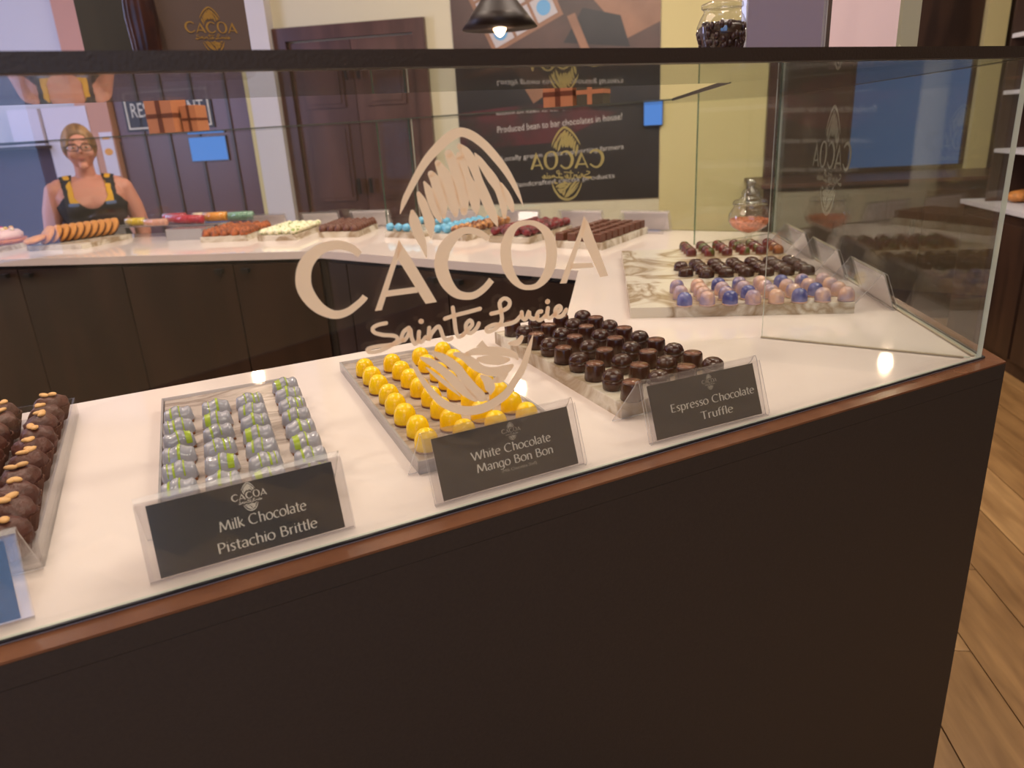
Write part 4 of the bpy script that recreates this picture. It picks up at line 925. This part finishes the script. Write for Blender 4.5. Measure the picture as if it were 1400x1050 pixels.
# ------------------------------------------------------------ far left counter: cookies, cake, macarons
cs = MB().prism([(-.15, -.13), (.15, -.13), (.15, .22), (-.15, .22)], 0, .022, bev=.001).build('marble_slab', M['marble_cream'], None, (-2.08, 3.60, ZT), R_(-12)); tag(cs, 'veined stone slab under the leaning row of golden cookies', 'slab', 'marble slabs on the far counter')
ck = empty('sandwich_cookie'); ck['category'] = 'cookie'
MB().lathe([(0, -.007), (.045, -.006), (.050, 0), (.046, .008), (0, .011)], 18).build('biscuit', M['cookie'], ck)
MB().lathe([(0, -.0145), (.043, -.0135), (.045, -.0065), (0, -.006)], 16).build('filling', M['choc_mid'], ck)
uk = [False]
for k in range(11):
    t = k / 10; p = V2(-2.185, 3.515).lerp(V2(-1.985, 3.795), t) - V2(.575, .818) * (.025 if k == 0 else 0)
    o = put(ck, uk, (p.x, p.y, ZT + .0225 + .040 + (.0 if k else -.012)), 0, f'golden sandwich cookie, {ORD[k]} from the front end of the leaning row', 'leaning row of golden cookies')
    tl = R_(54 if k else 14); o.rotation_euler = Vector((-.575 * math.sin(tl), -.818 * math.sin(tl), math.cos(tl))).to_track_quat('Z', 'Y').to_euler()
ps = MB().prism([(-.17, -.13), (.17, -.13), (.17, .2), (-.17, .2)], 0, .022, bev=.001).build('marble_slab', M['marble_cream'], None, (-2.52, 3.64, ZT), R_(-12)); tag(ps, 'veined stone slab under the cream tart at the far left', 'slab', 'marble slabs on the far counter')
tk = empty('cream_tart', 'round tart with pink cream and berries at the far left', 'tart', (-2.47, 3.66, ZT + .0225))
MB().lathe([(.095, 0), (.115, .022), (.110, .022), (.0, .018)], 40, rfun=lambda a, k: 1 + .02 * math.cos(a * 20)).build('crust', M['orange_plate'], tk)
MB().lathe([(.100, .0225), (.102, .045), (.085, .062), (0, .066)], 24, rfun=lambda a, k: 1 + .03 * math.cos(a * 7 + k)).build('cream', M['cream'], tk)
for k in range(14):
    a = k * 2.4; r = .02 + .0048 * k; MB().ell((0, 0, .008), (.011, .011, .010), 8, 6).build('berry', M[('mac_red', 'mac_cream', 'mac_red', 'mac_yellow')[k % 4]], tk, (r * math.cos(a), r * math.sin(a), .060))
rs = empty('acrylic_riser', 'clear acrylic riser under the macaron packs on the far left counter', 'riser', (-1.71, 3.835, ZT), rot('A'))
b = MB(); b.box(-.31, .31, -.06, .06, .050, .053); b.build('top', M['acrylic_edge'], rs)
b = MB(); b.box(-.31, -.307, -.06, .06, 0, .05); b.box(.307, .31, -.06, .06, 0, .05); b.build('leg', M['acrylic_edge'], rs)
def macs(a, bb, r, mat, label, n=6):
    a, bb = Vector(a) - Vector((0, .03, 0)), Vector(bb) - Vector((0, .03, 0)); e = bb - a; L = e.length; root = empty('macaron_pack', label, 'macaron pack', a, 0, 'macaron packs on the far left counter')
    qd = e.to_track_quat('Z', 'Y').to_euler(); h = L / n
    mb = MB(); mb.lathe([(0, 0), (r * .8, .0), (r, h * .18), (r, h * .36), (r * .9, h * .42), (r * .9, h * .55), (r, h * .6), (r, h * .8), (r * .8, h * .96), (0, h * .96)], 14); me = mb.mesh('macaron', M[mat])
    for k in range(n):
        o = bpy.data.objects.new('macaron', me); C.objects.link(o); o.parent = root; o.rotation_euler = qd; o.location = e * (k / n)
    sl = MB().lathe([(r * 1.08, 0), (r * 1.08, L)], 14).build('clear_sleeve', M['acrylic'], root); sl.rotation_euler = qd
zb = ZT + .0545
macs((-1.93, 3.88, zb + .021), (-1.83, 3.86, zb + .021), .019, 'mac_yellow', 'yellow macaron pack, nearest the cookies', 4)
macs((-1.80, 3.80, zb + .019), (-1.68, 3.78, zb + .019), .017, 'mac_peach', 'pale peach macaron pack beside the yellow one', 5)
macs((-1.70, 3.84, zb + .027), (-1.50, 3.78, zb + .022), .021, 'mac_red', 'long raspberry red macaron pack on the clear riser', 8)
macs((-1.74, 3.89, zb + .028), (-1.62, 3.87, zb + .028), .023, 'mac_red', 'short raspberry red macaron pack behind the long one', 5)
macs((-1.58, 3.87, zb + .025), (-1.53, 3.865, zb + .025), .024, 'mac_cream', 'cream macaron pack between red and orange ones', 2)
macs((-1.52, 3.86, zb + .025), (-1.40, 3.84, zb + .025), .023, 'mac_orange', 'orange macaron pack on the clear riser', 5)
macs((-1.39, 3.84, zb + .024), (-1.26, 3.825, zb + .022), .022, 'mac_green', 'pale green macaron pack at the right end of the riser', 5)
cb = empty('clear_box', 'empty clear plastic box right of the macaron packs', 'box', (-1.52, 3.62, ZT), R_(-14))
b = MB()
for a in ((-.10, .10, -.05, -.048, 0, .05), (-.10, .10, .048, .05, 0, .05), (-.10, -.098, -.05, .05, 0, .05), (.098, .10, -.05, .05, 0, .05), (-.10, .10, -.05, .05, .05, .052)): b.box(*a)
b.build('shell', M['acrylic_edge'], cb)
# ------------------------------------------------------------ pendant lamps
def pendant(x, y, z, label, power=5.0, r=.125):
    root = empty('pendant_lamp', label, 'pendant lamp', (x, y, z), 0, 'bronze cone pendant lamps')
    MB().lathe([(r, 0), (r * .72, .055), (r * .36, .125), (.030, .165), (.024, .19), (0, .195)], 36).build('shade', M['lamp_shade'], root)
    MB().lathe([(r * .985, .001), (r * .70, .054), (r * .34, .120), (0, .15)], 36).build('shade_lining', M['shade_inside'], root)
    MB().lathe([(0, -.034), (.014, -.026), (.026, -.006), (.029, .014), (.022, .035), (.014, .06), (.014, .08), (0, .08)], 18).build('bulb', M['bulb'], root)
    MB().tube([(0, 0, .19), (0, 0, 3.1 - z)], .004, 6).build('cord', M['black'], root)
    l = bpy.data.lights.new('lamp_light', 'POINT'); l.energy = power; l.color = WARM; l.shadow_soft_size = .03
    o = bpy.data.objects.new('lamp_light', l); C.objects.link(o); o.location = (x, y, z - .06)
pendant(.032, 3.30, 1.812, 'bronze cone pendant lamp with glowing bulb before the poster', 5, .155)
pendant(-1.68, 4.62, 2.10, 'bronze cone pendant lamp above the far left counter', 6)
pendant(2.05, 3.77, 1.95, 'bronze cone pendant lamp beyond the right end glass', 6)
pendant(.95, 3.9, 2.20, 'bronze cone pendant lamp above the far right corner', 5)
# ceiling downlights
for k, (x, y, pw_) in enumerate(((-1.9, -.4, 14), (.0, -.5, 13), (1.9, -.3, 13), (-2.1, 1.6, 8), (-.5, 1.5, 8), (1.3, 1.4, 8), (2.9, 1.8, 8), (-2.6, 2.9, 10), (-.9, 2.9, 9), (.7, 2.9, 9), (2.2, 2.9, 9))):
    dl = empty('ceiling_light', f'round recessed ceiling light, {ORD[k]} counted from the shopfront window to the far wall', 'ceiling light', (x, y, H), 0, 'round recessed ceiling lights')
    MB().lathe([(.085, -.001), (.085, -.012), (.065, -.012), (.065, -.001)], 24).build('trim_ring', M['ceiling'], dl)
    MB().lathe([(.064, -.006), (0, -.006)], 24).build('diffuser', M['downlight'], dl)
    l = bpy.data.lights.new('downlight', 'AREA'); l.shape = 'DISK'; l.size = .12; l.energy = pw_ * LK; l.color = (1.0, .84, .68); l.spread = R_(150)
    o = bpy.data.objects.new('downlight', l); C.objects.link(o); o.location = (x, y, H - .02)
# ------------------------------------------------------------ wall things
def wframe(s, d): p = wl(s, d); return Vector((p.x, p.y, 0))
WU = Vector((Wd.x, Wd.y, 0)); WN = -Vector((left(Wd).x, left(Wd).y, 0)); WV = Vector((0, 0, 1))
pst = empty('poster', 'large poster with bonbon box photo and white text beside the door', 'poster')
b = MB(); wbox(b, -.31, 1.275, .84, 2.80, 0.0, .012); b.build('board', M['print_brown'], pst)
def pp(polys, mat, t, nm='print'): return plate(nm, polys, M[mat], pst, wframe(0, .012), WU, WV, WN, t)
pp([[(-.31, .84), (1.275, .84), (1.275, 1.83), (-.31, 1.70)]], 'print_black', .001, 'dark_field')
pp([[(-.31, 1.28), (.45, 1.30), (.95, 1.50), (.30, 1.60), (-.31, 1.56)]], 'print_red', .0018, 'red_photo')
pp([[(-.31, 1.72), (.25, 1.80), (.05, 1.62), (-.1, 1.60), (-.31, 1.60)]], 'print_black', .0014)
pp([[(-.31, 1.80), (.2, 1.95), (.5, 1.72), (.3, 1.60), (.15, 1.86)]], 'print_tan', .0012)
pp([[(.85, 2.75), (1.275, 2.30), (1.275, 2.12), (1.03, 2.02), (.78, 2.30), (.55, 2.42)]], 'print_tan', .0012)
pp([[(.55, 2.02), (.70, 2.25), (.98, 2.18), (1.05, 1.96)]], 'print_black', .0014)
pp([[(.58, 2.20), (.64, 2.22), (.76, 1.93), (.70, 1.92)]], 'print_tan', .0022)
def tray2(cx_, cz_, ang, n, m_, sz):
    ca, sa = math.cos(ang), math.sin(ang); f = lambda x, y: (cx_ + x * ca - y * sa, cz_ + x * sa + y * ca)
    pp([[f(-.02, -.02), f(n * sz + .02, -.02), f(n * sz + .02, m_ * sz + .02), f(-.02, m_ * sz + .02)]], 'print_tan', .002)
    cols_ = ['print_blue', 'print_yellow', 'print_pink', 'print_red', 'print_yellow', 'print_pink', 'print_blue', 'print_pink', 'print_yellow', 'print_blue']
    for i in range(n):
        for j in range(m_):
            x, y = i * sz, j * sz; pp([[f(x + .012, y + .012), f(x + sz - .012, y + .012), f(x + sz - .012, y + sz - .012), f(x + .012, y + sz - .012)]], 'print_cell', .0024, 'box_cell')
            pp([[f(x + sz / 2 + sz * .3 * math.cos(a * .5236), y + sz / 2 + sz * .3 * math.sin(a * .5236)) for a in range(12)]], cols_[(i * m_ + j) % 10], .0028, 'printed_bonbon')
tray2(.02, 2.00, R_(24), 3, 3, .185)
for txt, s0, s1, z, hh in (('and very own chocolates!', .50, 1.0, 1.70, .035), ('Produced bean to bar chocolates in house!', .00, .99, 1.395, .050), ('Locally grown cocoa supporting farmers', .02, 1.0, 1.165, .050), ('Handcrafted cocoa products', .10, .93, .955, .050)):
    font_plate('lettering', txt, s1 - s0, M['print_text'], pst, wframe(s0, .012) + Vector((0, 0, z)), (WU + Vector((0, 0, .05))).normalized(), WV, WN, .0024, hh)
rsn = empty('wall_sign', 'black wall sign with cream frame reading RESTAURANT', 'sign')
b = MB(); wbox(b, -3.19, -2.39, 1.57, 1.90, .03, .045); b.build('board', M['sign_black'], rsn)
b = MB()
for a in ((-3.17, -2.41, 1.587, 1.600), (-3.17, -2.41, 1.868, 1.881), (-3.17, -3.157, 1.6, 1.868), (-2.423, -2.41, 1.6, 1.868)): wbox(b, *a, .045, .049)
b.build('frame_line', M['sign_cream'], rsn)
font_plate('lettering', 'RESTAURANT', .66, M['sign_cream'], rsn, wframe(-3.12, .046) + Vector((0, 0, 1.68)), WU, WV, WN, .001, .115)
def glint(s0, s1, z0, z1, d, lab):  # blue reflections in the glass, built as small glowing boxes on the wall
    r = empty('blue_reflection', lab, 'glint'); b = MB(); wbox(b, s0, s1, z0, z1, d, d + .02); b.build('glint_back', M['black'], r)
    b = MB(); wbox(b, s0 + .006, s1 - .006, z0 + .006, z1 - .006, d + .0202, d + .0212); b.build('glint_face', M['glint'], r)
glint(-2.65, -2.31, 1.30, 1.50, .03, 'small glowing blue reflection below the restaurant sign')
glint(1.15, 1.30, 1.385, 1.56, .035, 'small glowing blue reflection at the right edge of the poster')
def sheet(s0, s1, z0, z1, d, lab, mat='white_paper', lines=None, nm='notice_sheet'):
    b = MB(); wbox(b, s0, s1, z0, z1, d, d + .006); o = tag(b.build(nm, M[mat]), lab, 'notice')
    return o
sheet(-3.92, -3.50, 1.22, 1.80, .092, 'tall white notice sheet on the wall behind the woman')
n2 = sheet(-3.43, -3.31, 1.22, 1.58, .092, 'narrow white notice with orange dot on the tan post')
plate('dot', [[(.04 * math.cos(a * .5236), .03 * math.sin(a * .5236)) for a in range(12)]], M['mac_orange'], n2, wframe(-3.37, .099) + Vector((0, 0, 1.42)), WU, WV, WN, .001)
# pale box on a dark plum shelf at the far left
wb2 = MB(); wbox(wb2, -4.22, -3.93, 1.503, 1.80, .035, .13); tag(wb2.build('pale_box', M['white_paper']), 'pale cream box standing on the dark shelf far left', 'box')
sb = MB(); wbox(sb, -6.0, -3.90, 1.478, 1.502, .03, .30); tag(sb.build('wall_shelf', M['darkwood']), 'dark wall shelf at the far left under the pale box', 'shelf')
# dark sideboard along the right part of the back wall
sd = empty('sideboard', 'long dark brown sideboard against the wall beyond the right glass', 'cabinet')
b = MB(); wbox(b, 1.95, 4.6, 0.0, .94, .04, .75); b.build('body', M['darkwood'], sd)
b = MB(); wbox(b, 1.93, 4.62, .94, .965, .04, .78); b.build('top', M['doorwood'], sd)
for k in range(5):
    b = MB(); wbox(b, 2.0 + .5 * k, 2.48 + .5 * k, .08, .88, .75, .765); dd = b.build('door', M['darkwood'], sd)
    b = MB(); wbox(b, 2.42 + .5 * k, 2.45 + .5 * k, .6, .7, .765, .785); b.build('handle', M['black'], dd)
# right display counter with shelves and pastries
rd = dirv(9); rn = Vector((rd.y, -rd.x)); ro = Vector((2.72, 3.609))
def rp(s, d): return ro + rd * s + rn * d
def rbox(b, s0, s1, d0, d1, z0, z1, mi=0):
    q = [rp(s0, d0), rp(s0, d1), rp(s1, d1), rp(s1, d0)]; b.prism([(p.x, p.y) for p in q], z0, z1, mi)
rc = empty('display_cabinet', 'dark display cabinet with white shelves at the right edge', 'cabinet')
b = MB(); rbox(b, -2.2, 1.0, 0, .6, 0, .83); b.build('body', M['darkwood'], rc)
b = MB(); rbox(b, -2.2, 1.02, -.02, .6, .835, .86); b.build('top', M['white_shelf'], rc)
b = MB(); rbox(b, -2.2, 1.0, .58, .6, .86, 2.3); b.build('back_panel', M['darkwood'], rc)
for z in (1.14, 1.455, 1.75):
    b = MB(); rbox(b, -2.2, .84, .05, .58, z, z + .022); b.build('shelf', M['white_shelf'], rc)
for s in (.84, -1.0): b = MB(); rbox(b, s, s + .02, .05, .58, .86, 2.3); b.build('upright', M['darkwood'], rc)
for k in range(4):
    b = MB(); rbox(b, -2.1 + .76 * k, -1.37 + .76 * k, -.016, 0, .08, .78); b.build('door', M['darkwood'], rc)
names_ = [('round brown loaf', .06), ('golden loaf', .07), ('flat pastry', .05), ('crusty roll', .045)]
for k in range(5):
    s = .72 - .24 * k; p = rp(s, .18); nm_, r_ = names_[k % 4]
    o = MB().ell((0, 0, r_ * .6), (r_ * 1.4, r_, r_ * .6), 14, 8, fun=lambda v: v * (1 + .05 * math.sin(9 * v.x))).build('bread_loaf', M['pastry'], None, (p.x, p.y, .861), .4 * k)
    tag(o, f'{nm_} on the right display cabinet, {ORD[k]} from its far end', 'bread', 'bread on the right cabinet')
for k, z in enumerate((1.163, 1.478, 1.773)):
    for j in range(3):
        p = rp(.66 - .26 * j, .22)
        o = MB().lathe([(.035, 0), (.045, .02), (.045, .09), (.03, .11), (.03, .125), (0, .127)], 16).build('storage_jar', M[('white_paper', 'olive_bag', 'bag_side')[(j + k) % 3]], None, (p.x, p.y, z))
        tag(o, f'{("white", "dark olive", "pale grey")[(j + k) % 3]} storage jar on the {("lowest", "middle", "upper")[k]} shelf of the right cabinet, {ORD[j]} from its end', 'jar', 'storage jars on the right shelves')
# ------------------------------------------------------------ woman behind the far left counter
def woman():
    WX, WY = -2.31, 4.27
    root = empty('person', 'woman with glasses and pulled-back hair in a black and yellow tank top behind the counter', 'person', (WX, WY, 0))
    root.rotation_euler = (0, 0, math.atan2(-WX, WY))
    b = MB()
    # torso as stacked rings: (z, half width, half depth, y centre)
    TR = [(.76, .165, .115, .01), (.84, .180, .125, .01), (.92, .172, .118, .008), (1.00, .150, .102, .0), (1.07, .152, .104, -.004), (1.14, .168, .118, -.012), (1.19, .176, .118, -.010), (1.235, .170, .098, .0), (1.262, .128, .078, .008), (1.285, .075, .060, .012)]
    def ring(z, off=0.0):
        for a, c in zip(TR, TR[1:]):
            if a[0] <= z <= c[0]:
                t = (z - a[0]) / (c[0] - a[0]); t2 = t * t * (3 - 2 * t) * .4 + t * .6
                return [a[i] + (c[i] - a[i]) * t2 for i in (1, 2, 3)]
        return list(TR[0][1:]) if z < TR[0][0] else list(TR[-1][1:])
    def tp(z, a, off=0.0):                                        # a = 0 at the front
        rx, ry, yc = ring(z); sx, sy = math.sin(a), -math.cos(a); pwr = .86
        x = math.copysign(abs(sx) ** pwr, sx) * (rx + off); y = yc + math.copysign(abs(sy) ** pwr, sy) * (ry + off)
        if sy < 0 and 1.09 < z < 1.21:
            bu = math.exp(-((abs(x) - .075) / .055) ** 2) * math.exp(-((z - 1.145) / .042) ** 2); y -= .035 * bu
        return Vector((x, y, z))
    n = 40; zs = [.76 + .015 * i for i in range(36)]
    vs = [tp(z, 2 * math.pi * i / n) for z in zs for i in range(n)]
    b.add(vs, [(k * n + i, k * n + (i + 1) % n, (k + 1) * n + (i + 1) % n, (k + 1) * n + i) for k in range(len(zs) - 1) for i in range(n)] + [tuple(range(n - 1, -1, -1)), tuple((len(zs) - 1) * n + i for i in range(n))])
    b.tube([(0, .012, 1.24), (0, .010, 1.29), (0, 0, 1.34), (0, -.004, 1.39)], [.062, .052, .049, .050], 20)
    for sx in (-1, 1):
        b.tube([(sx * .05, .012, 1.262), (sx * .10, .008, 1.255), (sx * .15, .004, 1.240)], [.040, .046, .050], 16)
        b.ell((sx * .168, .004, 1.222), (.056, .056, .056), 16, 10)
        b.tube([(sx * .172, .004, 1.22), (sx * .205, .006, 1.12), (sx * .222, .004, 1.03), (sx * .228, -.002, .965), (sx * .226, -.045, .88), (sx * .218, -.10, .80), (sx * .214, -.125, .765)], [.052, .050, .045, .041, .038, .029, .025], 16)
        # hand: palm, four unequal fingers and a thumb
        px, py, pz = sx * .212, -.142, .735
        b.ell((px, py, pz), (.020, .036, .042), 12, 8)
        for f_ in range(4):
            fy = py - .026 + .0165 * f_; ln = (.060, .068, .064, .050)[f_]
            b.tube([(px, fy, pz - .025), (px - sx * .003, fy - .004, pz - .030 - ln * .45), (px - sx * .012, fy - .002, pz - .030 - ln * .8), (px - sx * .022, fy + .003, pz - .030 - ln)], [.0095, .0088, .008, .0065], 8)
        b.tube([(px - sx * .004, py - .022, pz + .015), (px - sx * .016, py - .044, pz - .008), (px - sx * .022, py - .052, pz - .036)], [.012, .0105, .0075], 8)
        # legs
        b.tube([(sx * .09, .01, .82), (sx * .095, .0, .62), (sx * .09, -.005, .44), (sx * .088, .012, .30), (sx * .085, .015, .08)], [.092, .082, .058, .054, .036], 18)
        b.ell((sx * .088, -.04, .035), (.042, .115, .038), 14, 8)
    # head
    hc = Vector((0, -.010, 1.447))
    def hf(u):
        v = u.copy()
        if v.z < 0: v.x *= 1 - .26 * (-v.z) ** 1.6; v.y *= 1 - .10 * (-v.z)
        if v.z < -.2 and v.y < 0: v.y *= 1.06
        return v
    b.ell(hc, (.076, .096, .118), 32, 24, fun=hf)
    b.ell(hc + Vector((0, -.100, -.016)), (.012, .018, .012), 10, 8); b.tube([hc + Vector((0, -.090, .018)), hc + Vector((0, -.104, -.010))], [.007, .010], 8)
    b.ell(hc + Vector((0, -.078, -.094)), (.026, .022, .020), 12, 8)
    for sx in (-1, 1):
        b.ell(hc + Vector((sx * .040, -.070, -.030)), (.024, .022, .022), 12, 8)
        b.ell(hc + Vector((sx * .077, .004, -.008)), (.009, .017, .029), 10, 8)
        b.tube([hc + Vector((sx * .014, -.089, .026)), hc + Vector((sx * .046, -.080, .026))], [.009, .007], 8)
    o = b.build('body', M['skin'], root)
    rm = o.modifiers.new('r', 'REMESH'); rm.mode = 'VOXEL'; rm.voxel_size = .0065; rm.use_smooth_shade = True
    sm = o.modifiers.new('s', 'SMOOTH'); sm.iterations = 3; sm.factor = .6
    dg = bpy.context.evaluated_depsgraph_get(); me = bpy.data.meshes.new_from_object(o.evaluated_get(dg)); o.modifiers.clear(); o.data = me
    # tank top: shell over the torso with scooped neck and armholes
    t = MB(); nn = 220; z0, z1, nz = .80, 1.285, 150; mats = [M['tank_black'], M['tank_yellow'], M['tank_blue']]
    def keep(z, a):
        aa = abs((a + math.pi) % (2 * math.pi) - math.pi); p = tp(z, a)
        x = abs(p.x); front = aa < math.pi / 2
        if z > 1.200:
            return .078 < x < .122
        if front and x < .082 and z > 1.128 + (x / .082) ** 2 * .072: return False
        if x > .118 + .05 * max(0.0, min(1.0, (1.205 - z) / .06)): return False if z > 1.145 else True
        return True
    idx = {}
    for k in range(nz + 1):
        for i in range(nn):
            t.v.append(tuple(tp(z0 + (z1 - z0) * k / nz, 2 * math.pi * i / nn, .0085)))
    for k in range(nz):
        for i in range(nn):
            z = z0 + (z1 - z0) * (k + .5) / nz; a = 2 * math.pi * (i + .5) / nn
            if keep(z, a):
                p = tp(z, a); mi = 0; fr = math.cos(a) > 0
                if fr and z > 1.165 and abs(p.x) < .102: mi = 1
                if fr and 1.148 < z <= 1.165 and .062 < abs(p.x) < .11: mi = 2
                t.f.append((k * nn + i, k * nn + (i + 1) % nn, (k + 1) * nn + (i + 1) % nn, (k + 1) * nn + i)); t.m.append(mi); t.sm.append(True)
    for sx in (-1, 1):
        pts = [(sx * .100, -.060, 1.235), (sx * .098, -.040, 1.288), (sx * .092, .012, 1.308), (sx * .095, .060, 1.280), (sx * .10, .088, 1.22)]
        bq = len(t.v)
        for p in pts: t.v += [(p[0] - .019, p[1], p[2]), (p[0] + .019, p[1], p[2])]
        for k in range(4): t.f.append((bq + 2 * k, bq + 2 * k + 1, bq + 2 * k + 3, bq + 2 * k + 2)); t.m.append(0); t.sm.append(True)
    to = t.build('tank_top', mats, root)
    sw = to.modifiers.new('w', 'SHRINKWRAP'); sw.target = o; sw.wrap_method = 'NEAREST_SURFACEPOINT'; sw.wrap_mode = 'ABOVE_SURFACE'; sw.offset = .007
    so = to.modifiers.new('t', 'SOLIDIFY'); so.thickness = .003; so.offset = 0
    # trousers
    q = MB()
    for sx in (-1, 1): q.tube([(sx * .09, .01, .84), (sx * .095, .0, .62), (sx * .09, -.005, .44), (sx * .088, .012, .30), (sx * .085, .015, .07)], [.100, .090, .068, .064, .056], 20)
    q.ell((0, .01, .81), (.188, .132, .075), 20, 10)
    q.build('trousers', M['trousers'], root)
    for sx in (-1, 1): MB().ell((sx * .088, -.045, .034), (.048, .125, .034), 16, 8).build('shoe', M['frame_black'], root)
    # hair: cap pulled back, parted, with strands at the sides and a small bun
    hm = MB()
    vs = []; rg_, sg_ = 18, 36
    def hp(th, ph, off):
        u = Vector((math.sin(th) * math.sin(ph), -math.sin(th) * math.cos(ph), math.cos(th))); w_ = hf(u)
        wave = 1 + .004 * math.sin(ph * 26 + th * 2)
        return hc + Vector((w_.x * (.076 + off) * wave, w_.y * (.096 + off) * wave, w_.z * (.118 + off)))
    grid_ = []
    for i in range(rg_ + 1):
        row = []
        for j in range(sg_ + 1):
            ph = -math.pi + 2 * math.pi * j / sg_; fr = max(0, math.cos(ph))
            lim = 2.05 - 1.12 * fr ** .8 + (.30 if .55 < abs(ph) < 1.25 else 0)
            row.append(len(hm.v)); hm.v.append(tuple(hp(lim * i / rg_, ph, .012 * (1 - (i / rg_) ** 6) + .0015)))
        grid_.append(row)
    for i in range(rg_):
        for j in range(sg_): hm.f.append((grid_[i][j], grid_[i][j + 1], grid_[i + 1][j + 1], grid_[i + 1][j])); hm.m.append(0); hm.sm.append(True)
    hm.ell(hc + Vector((0, .100, .0)), (.035, .032, .035), 14, 10, fun=lambda u: u * (1 + .05 * math.sin(u.z * 14)))
    hm.build('hair', M['hair'], root)
    for sx in (-1, 1):
        e = MB(); e.ell(hc + Vector((sx * .031, -.0855, .004)), (.0125, .007, .0042), 12, 8); eo = e.build('eye', M['eye'], root)
        e = MB(); e.ell(hc + Vector((sx * .031, -.0925, .004)), (.0050, .0022, .0042), 10, 6); e.build('iris', M['iris'], eo)
        e = MB(); e.tube([hc + Vector((sx * .015, -.100, .025)), hc + Vector((sx * .032, -.097, .031)), hc + Vector((sx * .049, -.086, .025))], [.002, .0028, .0015], 6); e.build('eyebrow', M['hair'], root)
    e = MB(); e.ell(hc + Vector((0, -.0905, -.054)), (.0215, .006, .0030), 12, 6); e.ell(hc + Vector((0, -.0900, -.0595)), (.017, .006, .0034), 12, 6); e.build('mouth', M['lips'], root)
    g = MB()
    for sx in (-1, 1):
        c = hc + Vector((sx * .032, -.112, .002))
        pts = [c + Vector((.0265 * math.copysign(abs(math.cos(a)) ** .6, math.cos(a)), abs(math.cos(a)) * .004 * (1 if sx * math.cos(a) > 0 else 0), .0165 * math.copysign(abs(math.sin(a)) ** .6, math.sin(a)))) for a in [2 * math.pi * k / 24 for k in range(25)]]
        g.tube(pts, .0024, 6)
        g.tube([hc + Vector((sx * .058, -.108, .008)), hc + Vector((sx * .076, -.085, .008)), hc + Vector((sx * .084, .0, .006))], .0022, 6)
    g.tube([hc + Vector((-.006, -.113, .006)), hc + Vector((.006, -.113, .006))], .0022, 6)
    g.build('glasses', M['frame_black'], root)
    for sx in (-1, 1):
        l = MB(); l.ell(hc + Vector((sx * .032, -.112, .002)), (.025, .0008, .0155), 14, 8); l.build('lens', M['glass'], [c for c in root.children if c.name.startswith('glasses')][0])
    return root
wm = woman()
